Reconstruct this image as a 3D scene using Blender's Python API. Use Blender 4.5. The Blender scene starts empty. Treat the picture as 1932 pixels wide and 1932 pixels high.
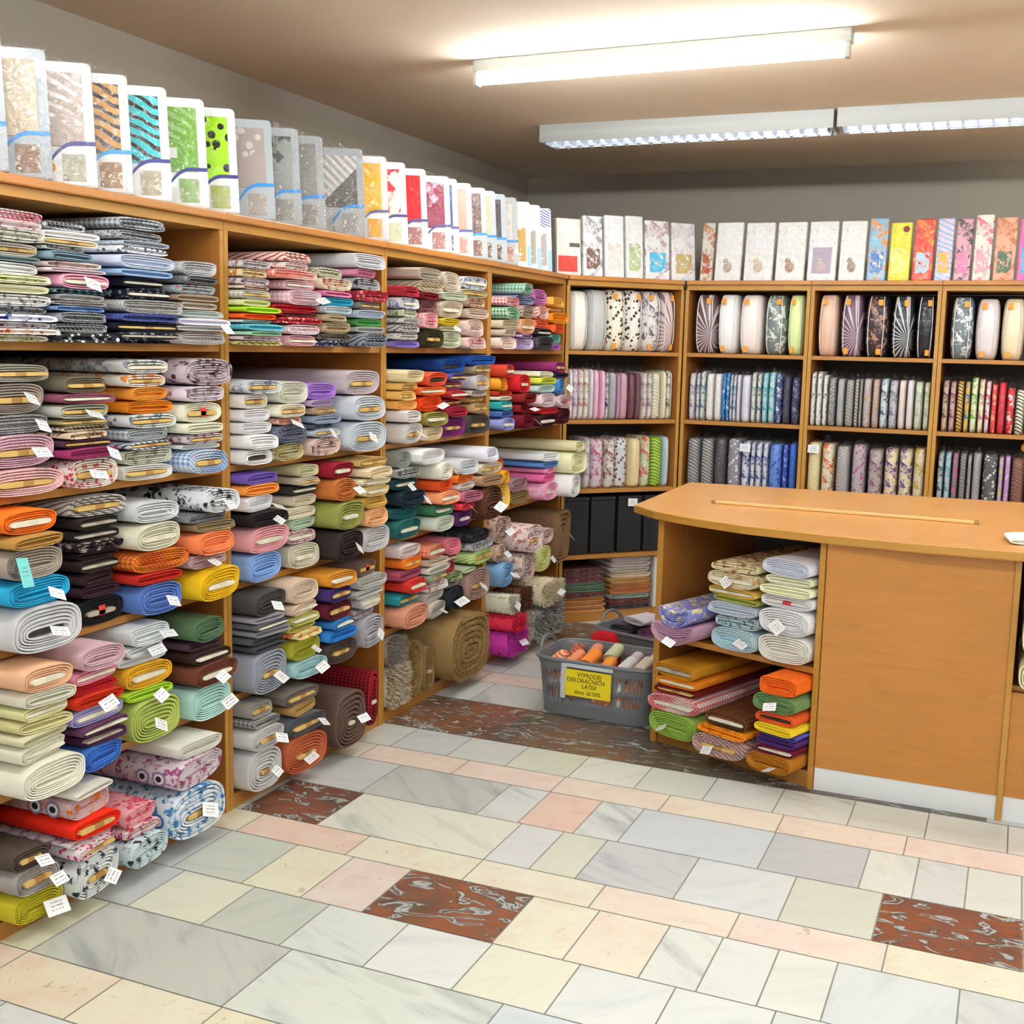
import bpy, math, random
from mathutils import Vector, Matrix, noise

COL = bpy.context.scene.collection
PI = math.pi
SX = -2.383                      # front plane of the wall shelving (its front edges run along Y)
ZS = [1.582, 1.187, 0.785, 0.397, 0.05]   # upper faces of the shelves
ZTOP = 2.0
CEIL = 2.77
XW, YW = -3.3, 7.9

# ------------------------------------------------------------------ helpers
def lin(h, k=1.0):
    out = []
    for i in (0, 2, 4):
        v = int(h[i:i+2], 16) / 255.0
        v = v / 12.92 if v <= 0.04045 else ((v + 0.055) / 1.055) ** 2.4
        out.append(min(v * k, 0.92))
    return (out[0], out[1], out[2], 1.0)

class MB:
    """collects vertices, faces and material slots of ONE mesh"""
    def __init__(s): s.v = []; s.f = []; s.m = []
    def box(s, x0, x1, y0, y1, z0, z1, mi=0):
        b = len(s.v)
        s.v += [(x0,y0,z0),(x1,y0,z0),(x1,y1,z0),(x0,y1,z0),(x0,y0,z1),(x1,y0,z1),(x1,y1,z1),(x0,y1,z1)]
        for q in ((3,2,1,0),(4,5,6,7),(0,1,5,4),(1,2,6,5),(2,3,7,6),(3,0,4,7)):
            s.f.append(tuple(b+i for i in q)); s.m.append(mi)
        return s
    def prism(s, pts, z0, z1, mi=0):
        b = len(s.v); n = len(pts)
        s.v += [(x,y,z0) for x,y in pts] + [(x,y,z1) for x,y in pts]
        s.f.append(tuple(b+i for i in reversed(range(n)))); s.m.append(mi)
        s.f.append(tuple(b+n+i for i in range(n))); s.m.append(mi)
        for i in range(n):
            j = (i+1) % n
            s.f.append((b+i, b+j, b+n+j, b+n+i)); s.m.append(mi)
        return s
    def rings(s, rings, cap0=True, cap1=True, mi=0, closed=True):
        b = len(s.v); n = len(rings[0])
        for r in rings: s.v += r
        for k in range(len(rings)-1):
            o = b+k*n
            for i in range(n if closed else n-1):
                j = (i+1) % n
                s.f.append((o+i, o+j, o+n+j, o+n+i)); s.m.append(mi)
        if cap0: s.f.append(tuple(b+i for i in reversed(range(n)))); s.m.append(mi)
        if cap1: s.f.append(tuple(b+(len(rings)-1)*n+i for i in range(n))); s.m.append(mi)
        return s
    def tube(s, pts, r, n=10, mi=0, caps=True):
        rs = []
        for i, p in enumerate(pts):
            p = Vector(p)
            a = Vector(pts[max(i-1,0)]); c = Vector(pts[min(i+1,len(pts)-1)])
            t = (c-a).normalized()
            u = t.cross(Vector((0,0,1)))
            if u.length < 1e-3: u = t.cross(Vector((0,1,0)))
            u.normalize(); w = t.cross(u)
            rs.append([tuple(p + (u*math.cos(k*2*PI/n) + w*math.sin(k*2*PI/n))*r) for k in range(n)])
        return s.rings(rs, caps, caps, mi)
    def mesh(s, name, mats, smooth=False, ang=40):
        me = bpy.data.meshes.new(name)
        me.from_pydata(s.v, [], s.f)
        for m in mats: me.materials.append(m)
        if len(mats) > 1: me.polygons.foreach_set('material_index', s.m)
        if smooth:
            me.polygons.foreach_set('use_smooth', [True]*len(me.polygons))
            me.set_sharp_from_angle(angle=math.radians(ang))
        me.update()
        return me

def link(name, me, parent=None, loc=None, rot=None):
    o = bpy.data.objects.new(name, me); COL.objects.link(o)
    if parent is not None: o.parent = parent
    if loc is not None: o.location = loc
    if rot is not None: o.rotation_euler = rot
    return o
def part(name, mb, mat, parent, smooth=False, ang=40, loc=None, rot=None, label=None, bevel=0):
    mats = mat if isinstance(mat, list) else [mat]
    o = link(name, mb.mesh(name, mats, smooth, ang), parent, loc, rot)
    if label: o['label'] = label
    if bevel:
        md = o.modifiers.new('bevel', 'BEVEL'); md.width = bevel; md.segments = 2; md.limit_method = 'ANGLE'
    return o
def tag(o, label, cat, group=None):
    o['label'] = label; o['category'] = cat
    if group: o['group'] = group
    return o
def thing(name, label, cat, loc=(0,0,0), rz=0.0, group=None):
    o = link(name, None, None, loc, (0,0,rz))
    return tag(o, label, cat, group)
def structure(name, mb, mat, **k):
    o = part(name, mb, mat, None, **k); o['kind'] = 'structure'
    return o

# ------------------------------------------------------------------ materials
MATS = {}
def newmat(key):
    m = bpy.data.materials.new(key); m.use_nodes = True
    nt = m.node_tree; b = nt.nodes['Principled BSDF']
    return m, nt, b
def N(nt, t, **kw):
    n = nt.nodes.new(t)
    for k, v in kw.items():
        if k in n.inputs: n.inputs[k].default_value = v
        else: setattr(n, k, v)
    return n
def mix(nt, fac, a, b):
    n = nt.nodes.new('ShaderNodeMix'); n.data_type = 'RGBA'
    if isinstance(fac, (int, float)): n.inputs[0].default_value = fac
    else: nt.links.new(fac, n.inputs[0])
    for i, c in ((6, a), (7, b)):
        if isinstance(c, tuple): n.inputs[i].default_value = c
        else: nt.links.new(c, n.inputs[i])
    return n.outputs[2]
def math_(nt, op, a, b=0.0):
    n = nt.nodes.new('ShaderNodeMath'); n.operation = op
    for i, v in enumerate((a, b)):
        if isinstance(v, (int, float)): n.inputs[i].default_value = v
        else: nt.links.new(v, n.inputs[i])
    return n.outputs[0]
def ramp(nt, fac, stops, interp='LINEAR'):
    n = nt.nodes.new('ShaderNodeValToRGB'); cr = n.color_ramp; cr.interpolation = interp
    while len(cr.elements) < len(stops): cr.elements.new(0.5)
    for e, (p, c) in zip(cr.elements, stops): e.position = p; e.color = c
    nt.links.new(fac, n.inputs[0])
    return n.outputs[0]
def shade(c, k): return (min(c[0]*k,1), min(c[1]*k,1), min(c[2]*k,1), 1.0)

def plain(key, hexc, rough=0.5, k=1.0, **kw):
    if key in MATS: return MATS[key]
    m, nt, b = newmat(key)
    b.inputs['Base Color'].default_value = lin(hexc, k); b.inputs['Roughness'].default_value = rough
    for a, v in kw.items(): b.inputs[a.replace('_', ' ')].default_value = v
    MATS[key] = m
    return m

def cloth(c1, pat='s', c2='-', film=False, freq=1.0):
    """woven cloth in colour c1, printed / woven with c2; film = seen behind clear plastic (a clear coat)"""
    key = 'cloth_%s_%s_%s_%d_%g' % (c1, pat, c2, film, freq)
    if key in MATS: return MATS[key]
    m, nt, b = newmat(key)
    a = lin(c1, 1.12); c = lin(c2, 1.08) if c2 != '-' else a
    tc = N(nt, 'ShaderNodeTexCoord'); co = tc.outputs['Object']
    base = None
    if pat in 'ct':
        sp = N(nt, 'ShaderNodeSeparateXYZ'); nt.links.new(co, sp.inputs[0])
        x, y, z = sp.outputs
        xz = math_(nt, 'ADD', x, z)
        if pat == 'c':
            s1 = math_(nt, 'GREATER_THAN', math_(nt, 'FRACT', math_(nt, 'MULTIPLY', y, 55*freq)), 0.5)
            s2 = math_(nt, 'GREATER_THAN', math_(nt, 'FRACT', math_(nt, 'MULTIPLY', xz, 62*freq)), 0.5)
            base = mix(nt, math_(nt, 'MULTIPLY', math_(nt, 'ADD', s1, s2), 0.5), a, c)
        else:
            w = N(nt, 'ShaderNodeTexNoise', Scale=9.0); nt.links.new(co, w.inputs['Vector'])
            ph = math_(nt, 'ADD', math_(nt, 'MULTIPLY', math_(nt, 'ADD', math_(nt, 'MULTIPLY', x, 0.45), math_(nt, 'ADD', z, math_(nt,'MULTIPLY',y,0.35))), 70*freq), math_(nt, 'MULTIPLY', w.outputs[0], 1.6))
            base = mix(nt, math_(nt, 'GREATER_THAN', math_(nt, 'FRACT', ph), 0.62), a, c)
    elif pat == 'b':
        sp = N(nt, 'ShaderNodeSeparateXYZ'); nt.links.new(co, sp.inputs[0])
        x, y, z = sp.outputs
        an = math_(nt, 'ARCTAN2', math_(nt, 'SUBTRACT', z, 0.10), math_(nt, 'SUBTRACT', x, 0.035))
        base = mix(nt, math_(nt, 'GREATER_THAN', math_(nt, 'FRACT', math_(nt, 'MULTIPLY', an, 4.2)), 0.7), a, c)
    elif pat == 'd':
        v = N(nt, 'ShaderNodeTexVoronoi', Scale=60.0*freq); nt.links.new(co, v.inputs['Vector'])
        base = mix(nt, math_(nt, 'LESS_THAN', v.outputs['Distance'], 0.36), a, c)
    elif pat == 'p':
        v = N(nt, 'ShaderNodeTexVoronoi', Scale=48.0*freq); nt.links.new(co, v.inputs['Vector'])
        w = N(nt, 'ShaderNodeTexNoise', Scale=70.0*freq, Detail=2.0); nt.links.new(co, w.inputs['Vector'])
        sp = N(nt, 'ShaderNodeSeparateXYZ'); nt.links.new(v.outputs['Color'], sp.inputs[0])
        f = math_(nt, 'ADD', sp.outputs[0], math_(nt, 'MULTIPLY', math_(nt, 'SUBTRACT', w.outputs[0], 0.5), 0.9))
        mid = tuple((a[i]*0.55+c[i]*0.45) for i in range(3)) + (1,)
        base = ramp(nt, f, [(0.0, a), (0.55, mid), (0.68, c), (0.9, shade(a, 0.85))], 'CONSTANT')
    elif pat == 'w':
        w = N(nt, 'ShaderNodeTexNoise', Scale=210.0*freq, Detail=1.0); nt.links.new(co, w.inputs['Vector'])
        base = ramp(nt, w.outputs[0], [(0.38, a), (0.66, c)])
    else:
        w = N(nt, 'ShaderNodeTexNoise', Scale=14.0, Detail=3.0); nt.links.new(co, w.inputs['Vector'])
        base = mix(nt, w.outputs[0], shade(a, 0.9), shade(a, 1.08))
    nt.links.new(base, b.inputs['Base Color'])
    b.inputs['Roughness'].default_value = 0.82
    b.inputs['Specular IOR Level'].default_value = 0.25
    n2 = N(nt, 'ShaderNodeTexNoise', Scale=38.0 if not film else 26.0, Detail=3.0); nt.links.new(co, n2.inputs['Vector'])
    bp = N(nt, 'ShaderNodeBump', Strength=0.35, Distance=0.006); nt.links.new(n2.outputs[0], bp.inputs['Height'])
    nt.links.new(bp.outputs[0], b.inputs['Normal'])
    if film:
        n3 = N(nt, 'ShaderNodeTexNoise', Scale=34.0, Detail=2.0, Distortion=1.5); nt.links.new(co, n3.inputs['Vector'])
        b2 = N(nt, 'ShaderNodeBump', Strength=0.5, Distance=0.008); nt.links.new(n3.outputs[0], b2.inputs['Height'])
        b.inputs['Coat Weight'].default_value = 0.7; b.inputs['Coat Roughness'].default_value = 0.12
        nt.links.new(b2.outputs[0], b.inputs['Coat Normal'])
    MATS[key] = m
    return m

def film_mat():
    if 'clear_film' in MATS: return MATS['clear_film']
    m, nt, b = newmat('clear_film')
    nt.nodes.remove(b)
    out = nt.nodes['Material Output']
    tr = N(nt, 'ShaderNodeBsdfTransparent'); gl = N(nt, 'ShaderNodeBsdfGlossy', Roughness=0.16)
    tc = N(nt, 'ShaderNodeTexCoord')
    n3 = N(nt, 'ShaderNodeTexNoise', Scale=40.0, Detail=3.0, Distortion=2.0); nt.links.new(tc.outputs['Object'], n3.inputs['Vector'])
    bp = N(nt, 'ShaderNodeBump', Strength=1.0, Distance=0.02); nt.links.new(n3.outputs[0], bp.inputs['Height'])
    nt.links.new(bp.outputs[0], gl.inputs['Normal'])
    fac = ramp(nt, n3.outputs[0], [(0.45, (0.04,)*3+(1,)), (0.72, (0.34,)*3+(1,))])
    mx = N(nt, 'ShaderNodeMixShader'); nt.links.new(fac, mx.inputs[0])
    nt.links.new(tr.outputs[0], mx.inputs[1]); nt.links.new(gl.outputs[0], mx.inputs[2])
    nt.links.new(mx.outputs[0], out.inputs['Surface'])
    MATS['clear_film'] = m
    return m

def wood(key, c, vertical=False, k=1.0, rough=0.42):
    if key in MATS: return MATS[key]
    m, nt, b = newmat(key)
    a = lin(c, k)
    tc = N(nt, 'ShaderNodeTexCoord'); mp = N(nt, 'ShaderNodeMapping'); nt.links.new(tc.outputs['Object'], mp.inputs[0])
    mp.inputs['Scale'].default_value = (16, 16, 0.9) if vertical else (1.3, 1.3, 16)
    n1 = N(nt, 'ShaderNodeTexNoise', Scale=2.6, Detail=6.0, Roughness=0.62, Distortion=0.6); nt.links.new(mp.outputs[0], n1.inputs['Vector'])
    n2 = N(nt, 'ShaderNodeTexNoise', Scale=3.4, Detail=2.0); nt.links.new(tc.outputs['Object'], n2.inputs['Vector'])
    base = ramp(nt, n1.outputs[0], [(0.3, shade(a, 0.91)), (0.52, a), (0.75, shade(a, 1.07))])
    blotch = ramp(nt, n2.outputs[0], [(0.2, (0.95, 0.92, 0.89, 1)), (0.6, (1.02, 1.0, 0.98, 1))])
    mu = nt.nodes.new('ShaderNodeMix'); mu.data_type = 'RGBA'; mu.blend_type = 'MULTIPLY'; mu.inputs[0].default_value = 1.0
    nt.links.new(base, mu.inputs[6]); nt.links.new(blotch, mu.inputs[7])
    mp2 = N(nt, 'ShaderNodeMapping'); nt.links.new(tc.outputs['Object'], mp2.inputs[0])
    mp2.inputs['Scale'].default_value = (14, 14, 5.0) if vertical else (5.0, 5.0, 14)
    vo = N(nt, 'ShaderNodeTexVoronoi', Scale=1.0); nt.links.new(mp2.outputs[0], vo.inputs['Vector'])
    kn = ramp(nt, vo.outputs['Distance'], [(0.03, (0.78, 0.66, 0.55, 1)), (0.17, (1, 1, 1, 1))])
    mu2 = nt.nodes.new('ShaderNodeMix'); mu2.data_type = 'RGBA'; mu2.blend_type = 'MULTIPLY'; mu2.inputs[0].default_value = 0.55
    nt.links.new(mu.outputs[2], mu2.inputs[6]); nt.links.new(kn, mu2.inputs[7])
    nt.links.new(mu2.outputs[2], b.inputs['Base Color'])
    b.inputs['Roughness'].default_value = rough
    MATS[key] = m
    return m

def emis(key, col, s):
    m, nt, b = newmat(key)
    b.inputs['Base Color'].default_value = (0.9, 0.9, 0.9, 1)
    b.inputs['Emission Color'].default_value = col; b.inputs['Emission Strength'].default_value = s
    return m

W_EDGE = wood('beech_edge', 'b98838')
W_SIDE = wood('beech_side', 'a86e32', True)
W_SHELF = wood('beech_shelf', 'b07a36')
W_TOP = wood('beech_top', 'bd803e')
W_FRONT = wood('beech_front', 'b87d36')
W_COUNTER = wood('beech_counter', 'd29a58', rough=0.3)
BACK = plain('dark_hardboard', '4a423c', 0.7)
CARD = plain('grey_card', 'a08c58', 0.8)
WHITE = plain('white_card', 'ecebe6', 0.6)
SILVER = plain('grey_board', 'b4aea2', 0.55)
DARKC = plain('dark_slot', '2a2624', 0.8)
FILM = film_mat()

def board_mat(kind):
    key = 'board_' + kind
    if key in MATS: return MATS[key]
    col = {'y': 'cfae66', 'w': 'e2ddca', 's': 'b0a898', 'k': '3a332e', 'r': 'd8d4d0', 'd': 'd8d4c8'}[kind]
    tape = {'y': 'a87e42', 'w': 'd8d2bc', 's': '9a9284', 'k': '2a2522', 'r': 'c8324a', 'd': 'c8c4b8'}[kind]
    m, nt, b = newmat(key)
    tc = N(nt, 'ShaderNodeTexCoord'); sp = N(nt, 'ShaderNodeSeparateXYZ'); nt.links.new(tc.outputs['Object'], sp.inputs[0])
    f = math_(nt, 'LESS_THAN', math_(nt, 'ABSOLUTE', math_(nt, 'SUBTRACT', sp.outputs[0], 0.004)), 0.018)
    nt.links.new(mix(nt, f, lin(col), lin(tape)), b.inputs['Base Color']); b.inputs['Roughness'].default_value = 0.7
    MATS[key] = m
    return m

def tag_mat(hexc='eef0f2'):
    key = 'price_card_' + hexc
    if key in MATS: return MATS[key]
    m, nt, b = newmat(key)
    tc = N(nt, 'ShaderNodeTexCoord'); sp = N(nt, 'ShaderNodeSeparateXYZ'); nt.links.new(tc.outputs['Object'], sp.inputs[0])
    x, y, z = sp.outputs
    row = math_(nt, 'LESS_THAN', math_(nt, 'FRACT', math_(nt, 'MULTIPLY', z, 95.0)), 0.34)
    inx = math_(nt, 'LESS_THAN', math_(nt, 'ABSOLUTE', x), 0.017)
    inz = math_(nt, 'LESS_THAN', math_(nt, 'ABSOLUTE', z), 0.013)
    no = N(nt, 'ShaderNodeTexNoise', Scale=260.0); nt.links.new(tc.outputs['Object'], no.inputs['Vector'])
    f = math_(nt, 'MULTIPLY', math_(nt, 'MULTIPLY', row, inx), math_(nt, 'MULTIPLY', inz, math_(nt, 'GREATER_THAN', no.outputs[0], 0.47)))
    nt.links.new(mix(nt, f, lin(hexc), lin('7c828c')), b.inputs['Base Color'])
    b.inputs['Roughness'].default_value = 0.35
    MATS[key] = m
    return m

# ------------------------------------------------------------------ camera and colour management
sc = bpy.context.scene
cam = bpy.data.cameras.new('camera'); co = bpy.data.objects.new('camera', cam); COL.objects.link(co)
cam.sensor_width = 36.0; cam.sensor_fit = 'HORIZONTAL'; cam.lens = 41.5282
cam.clip_start = 0.05; cam.clip_end = 60
co.matrix_world = Matrix([[0.918408, -0.075468, 0.38837, 0.0], [0.394997, 0.119201, -0.910916, 0.0], [0.022451, 0.989998, 0.139285, 1.6], [0.0, 0.0, 0.0, 1.0]]
)
sc.camera = co
sc.view_settings.view_transform = 'Standard'; sc.view_settings.look = 'None'
sc.view_settings.gamma = 1.0; sc.view_settings.exposure = 1.5
sc.view_settings.use_curve_mapping = False
sc.cycles.use_denoising = True
sc.cycles.max_bounces = 8; sc.cycles.diffuse_bounces = 4; sc.cycles.transparent_max_bounces = 12
sc.cycles.sample_clamp_indirect = 6.0
wd = bpy.data.worlds.new('world'); sc.world = wd; wd.use_nodes = True
wd.node_tree.nodes['Background'].inputs[0].default_value = (0.9, 0.95, 1.0, 1)
wd.node_tree.nodes['Background'].inputs[1].default_value = 0.7

# ------------------------------------------------------------------ the room
def paint(key, c, rough=0.9):
    m, nt, b = newmat(key)
    tc = N(nt, 'ShaderNodeTexCoord'); n = N(nt, 'ShaderNodeTexNoise', Scale=2.2, Detail=4.0); nt.links.new(tc.outputs['Object'], n.inputs['Vector'])
    a = lin(c)
    nt.links.new(mix(nt, n.outputs[0], shade(a, 0.94), shade(a, 1.05)), b.inputs['Base Color']); b.inputs['Roughness'].default_value = rough
    return m
WALL = paint('wall_paint', 'a39b8e'); CEILP = paint('ceiling_paint', 'e0d0ba')
structure('wall_left', MB().box(XW-0.12, XW, -3.6, YW+0.12, 0, CEIL), WALL)
structure('wall_back', MB().box(XW, 3.3, YW, YW+0.12, 0, CEIL), WALL)
structure('wall_right', MB().box(3.2, 3.32, -3.6, YW, 0, CEIL), WALL)
wf = MB().box(XW, -2.4, -3.6, -3.48, 0, CEIL).box(2.4, 3.2, -3.6, -3.48, 0, CEIL).box(-2.4, 2.4, -3.6, -3.48, 2.45, CEIL).box(-2.4, 2.4, -3.6, -3.48, 0, 0.35)
structure('wall_front', wf, WALL)
w1 = MB()
for x in (-2.4, -0.83, 0.77, 2.34): w1.box(x, x+0.06, -3.58, -3.5, 0.35, 2.45)
w1.box(-2.4, 2.4, -3.58, -3.5, 0.35, 0.41).box(-2.4, 2.4, -3.58, -3.5, 2.39, 2.45)
structure('window_1', w1, plain('window_frame', 'e4e4e2', 0.4))
structure('ceiling', MB().box(XW-0.12, 3.32, -3.6, YW+0.12, CEIL, CEIL+0.1), CEILP)

# floor: every slab of the stone floor is one quad with its own stone
def stone(key, kind):
    m, nt, b = newmat(key)
    tc = N(nt, 'ShaderNodeTexCoord'); co_ = tc.outputs['Object']
    at = N(nt, 'ShaderNodeVertexColor', layer_name='stone')
    if kind == 'marble':
        ro = N(nt, 'ShaderNodeVectorRotate', rotation_type='Z_AXIS'); nt.links.new(co_, ro.inputs['Vector'])
        nt.links.new(math_(nt, 'ADD', math_(nt, 'MULTIPLY', at.outputs['Alpha'], 2.4), -1.4), ro.inputs['Angle'])
        mp = N(nt, 'ShaderNodeMapping'); nt.links.new(ro.outputs[0], mp.inputs[0]); mp.inputs['Scale'].default_value = (0.9, 4.2, 1.0)
        w = N(nt, 'ShaderNodeTexNoise', noise_dimensions='4D', Scale=2.4, Detail=7.0, Roughness=0.6, Distortion=0.8); nt.links.new(mp.outputs[0], w.inputs['Vector'])
        nt.links.new(math_(nt, 'MULTIPLY', at.outputs['Alpha'], 37.0), w.inputs['W'])
        v = ramp(nt, w.outputs[0], [(0.30, (0.58, 0.60, 0.63, 1)), (0.40, (0.84, 0.86, 0.87, 1)), (0.48, (1, 1, 1, 1)), (0.58, (1.04, 1.03, 1.0, 1)), (0.66, (0.88, 0.89, 0.87, 1)), (0.74, (1.02, 1.01, 0.98, 1))])
        amount = 0.8
    elif kind == 'cream':
        w = N(nt, 'ShaderNodeTexNoise', Scale=7.0, Detail=6.0, Roughness=0.65, Distortion=0.8); nt.links.new(co_, w.inputs['Vector'])
        w2 = N(nt, 'ShaderNodeTexNoise', Scale=16.0, Detail=4.0, Roughness=0.7, Distortion=1.8); nt.links.new(co_, w2.inputs['Vector'])
        v1 = ramp(nt, w.outputs[0], [(0.3, (0.97, 0.84, 0.80, 1)), (0.5, (1, 0.99, 0.98, 1)), (0.66, (1.04, 1.05, 1.0, 1))])
        v2 = ramp(nt, w2.outputs[0], [(0.31, (0.6, 0.56, 0.48, 1)), (0.37, (1, 1, 1, 1))])
        mm = nt.nodes.new('ShaderNodeMix'); mm.data_type = 'RGBA'; mm.blend_type = 'MULTIPLY'; mm.inputs[0].default_value = 0.8
        nt.links.new(v1, mm.inputs[6]); nt.links.new(v2, mm.inputs[7]); v = mm.outputs[2]; amount = 0.9
    else:
        mp = N(nt, 'ShaderNodeMapping'); nt.links.new(co_, mp.inputs[0]); mp.inputs['Scale'].default_value = (1.0, 2.0, 1.0)
        w = N(nt, 'ShaderNodeTexNoise', Scale=9.0, Detail=2.5, Roughness=0.45, Distortion=1.6); nt.links.new(mp.outputs[0], w.inputs['Vector'])
        w2 = N(nt, 'ShaderNodeTexNoise', Scale=4.0, Detail=3.0); nt.links.new(co_, w2.inputs['Vector'])
        v1 = ramp(nt, w2.outputs[0], [(0.32, (0.7, 0.85, 0.86, 1)), (0.46, (1.0, 1.02, 1.0, 1)), (0.6, (1.3, 1.08, 0.8, 1))])
        m1 = nt.nodes.new('ShaderNodeMix'); m1.data_type = 'RGBA'; m1.blend_type = 'MULTIPLY'; m1.inputs[0].default_value = 1.0
        nt.links.new(at.outputs[0], m1.inputs[6]); nt.links.new(v1, m1.inputs[7])
        edge = ramp(nt, w.outputs[0], [(0.53, (0,0,0,1)), (0.565, (1,1,1,1)), (0.66, (1,1,1,1)), (0.70, (0,0,0,1))])
        vein = ramp(nt, w.outputs[0], [(0.575, (0,0,0,1)), (0.60, (1,1,1,1)), (0.63, (1,1,1,1)), (0.65, (0,0,0,1))])
        v = mix(nt, vein, mix(nt, edge, m1.outputs[2], (0.085, 0.09, 0.085, 1)), (0.42, 0.44, 0.43, 1)); amount = 1.0
        bp = N(nt, 'ShaderNodeBump', Strength=0.5, Distance=0.006); nt.links.new(w.outputs[0], bp.inputs['Height']); nt.links.new(bp.outputs[0], b.inputs['Normal'])
    mu = nt.nodes.new('ShaderNodeMix'); mu.data_type = 'RGBA'; mu.blend_type = 'MULTIPLY'; mu.inputs[0].default_value = amount
    nt.links.new(at.outputs[0], mu.inputs[6]); nt.links.new(v, mu.inputs[7])
    if kind == 'marble':
        nt.links.new(math_(nt, 'ADD', 0.4, math_(nt, 'MULTIPLY', math_(nt, 'GREATER_THAN', at.outputs['Alpha'], 0.72), 0.6)), mu.inputs[0])
    nt.links.new(mu.outputs[2] if kind != 'brown' else v, b.inputs['Base Color'])
    b.inputs['Roughness'].default_value = 0.32 if kind != 'brown' else 0.28
    b.inputs['Specular IOR Level'].default_value = 0.35
    return m
fl = MB(); fcol = []; rt = random.Random(8)
def tone(t, c):
    """limestone is paler than marble, the brown slabs are greyer"""
    tgt, k = {'c': ((0.70, 0.69, 0.64), 0.5), 'm': ((0.75, 0.78, 0.77), 0.12), 'b': ((0.14, 0.13, 0.11), 0.28)}[t]
    return tuple(c[i]*(1-k) + tgt[i]*k for i in range(3)) + (rt.random(),)
def slab(x0, x1, y0, y1, t, c):
    g = 0.0022
    b = len(fl.v)
    fl.v += [(x0+g,y0+g,0),(x1-g,y0+g,0),(x1-g,y1-g,0),(x0+g,y1-g,0)]
    fl.f.append((b,b+1,b+2,b+3)); fl.m.append({'m':1,'c':2,'b':3}[t]); fcol.append(tone(t, lin(c)))
b0 = len(fl.v)
fl.v += [(XW,-3.5,-0.0015),(3.2,-3.5,-0.0015),(3.2,YW,-0.0015),(XW,YW,-0.0015),(XW,-3.5,-0.06),(3.2,-3.5,-0.06),(3.2,YW,-0.06),(XW,YW,-0.06)]
for q in ((0,1,2,3),(7,6,5,4),(0,4,5,1),(1,5,6,2),(2,6,7,3),(3,7,4,0)):
    fl.f.append(tuple(b0+i for i in q)); fl.m.append(0); fcol.append(lin('8c8c84'))
rf = random.Random(5)
MARB = ['c9cdcb','d0d4d1','c4c9c6','d4d6d2','bfc3c4','ccd2cc','c8cac8']
CREA = ['dcd8bc','e2ceb8','e0c4b4','dad8b8','e4dcc4','e2bfae']
BRWN = ['6e4030','6a4638','5e4a40','754530','56504a']
def row(y0, y1, seams, kinds):
    xs = [XW] + seams
    for i in range(len(xs)-1):
        k = kinds[i] if i < len(kinds) else ('m', rf.choice(MARB))
        slab(xs[i], xs[i+1], y0, y1, k[0], k[1])
    x = xs[-1]; last = kinds[-1][0] if kinds else 'm'
    while x < 3.2:
        w = rf.choice((0.255, 0.31, 0.36)); x2 = min(x+w, 3.2)
        if last == 'c' and y1-y0 < 0.2: slab(x, x2, y0, y1, 'c', rf.choice(CREA))
        elif rf.random() < 0.06: slab(x, x2, y0, y1, 'b', BRWN[0])
        else: slab(x, x2, y0, y1, 'm', rf.choice(MARB))
        x = x2
def m_(c): return ('m', c)
def c_(c): return ('c', c)
def b_(c): return ('b', c)
row(4.712, 5.02, [-2.2,-1.85,-1.5,-1.15,-0.8], [m_('c9cdca'),m_('c6cbc6'),m_('d0c9c6'),m_('cdd0cc'),m_('c9cccb')])
row(5.02, 5.19, [-2.3,-1.9,-1.5,-1.1], [c_('e0c8b8'),c_('e4c4b4'),c_('e2d4bc'),c_('e0c8b8')])
row(5.19, 5.5, [-2.25,-1.95,-1.62,-1.3], [m_('c4c8c8'),m_('cacac6'),m_('c4c6ca'),m_('ccd0cc')])
row(5.5, 5.93, [-2.3,-1.9,-1.5], [c_('dccfb4'),c_('dcd4b8'),c_('dcd2b4')])
row(5.93, 6.4, [-2.3,-1.95,-1.6,-1.2], [b_('6a5240'),b_('6e5444'),b_('685040'),b_('66503f')])
row(6.4, YW, [-2.3,-1.6,-0.9], [])
row(4.257, 4.712, [-2.039,-1.893,-1.741,-1.317,-1.13,-0.9,-0.6,-0.3,0.0], [b_('7a4a34'),b_('7c4c38'),b_('66503f'),b_('6c5040'),b_('564c46'),b_('5a564c'),b_('524a44'),b_('544c46'),b_('564c46')])
row(4.007, 4.257, [-2.218,-1.966,-1.716,-1.457,-1.199,-0.943,-0.692,-0.437,-0.186,0.071], [m_('c6cbc4'),m_('c0c3c6'),m_('c6c9c4'),m_('ccd0bc'),m_('d8dad2'),m_('ccd2c8'),m_('cfd4d0'),m_('d0d5cf'),m_('ced2c8'),m_('d2d4cc')])
row(3.841, 4.007, [-2.268,-1.863,-1.463,-1.056,-0.649,-0.238,0.2], [c_('d8d4b2'),c_('e2c4b2'),c_('e3c6b8'),c_('e2ccbc'),c_('e4d4bc'),c_('e2ccb8'),c_('dfc2b6')])
row(3.529, 3.841, [-2.075,-1.616,-1.459,-1.26,-1.105,-0.646,-0.34,-0.187,-0.04,0.115], [m_('c0c3c4'),m_('b4b8b4'),m_('cdd1d2'),c_('dca690'),m_('cdd1d2'),m_('c4ccd4'),m_('b4b8c0'),m_('d0d4d0'),m_('c6cacc'),m_('ccd0cc')])
row(3.215, 3.529, [-2.359,-2.056,-1.442,-1.288,-1.136,-0.829,-0.523,-0.266,0.12], [m_('c4c8c4'),b_('7c4432'),m_('d6d8cc'),m_('d0d2d4'),m_('cdcfc0'),m_('bcc0c6'),m_('d0d6d8'),m_('c6cabf'),b_('783a2a')])
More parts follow.
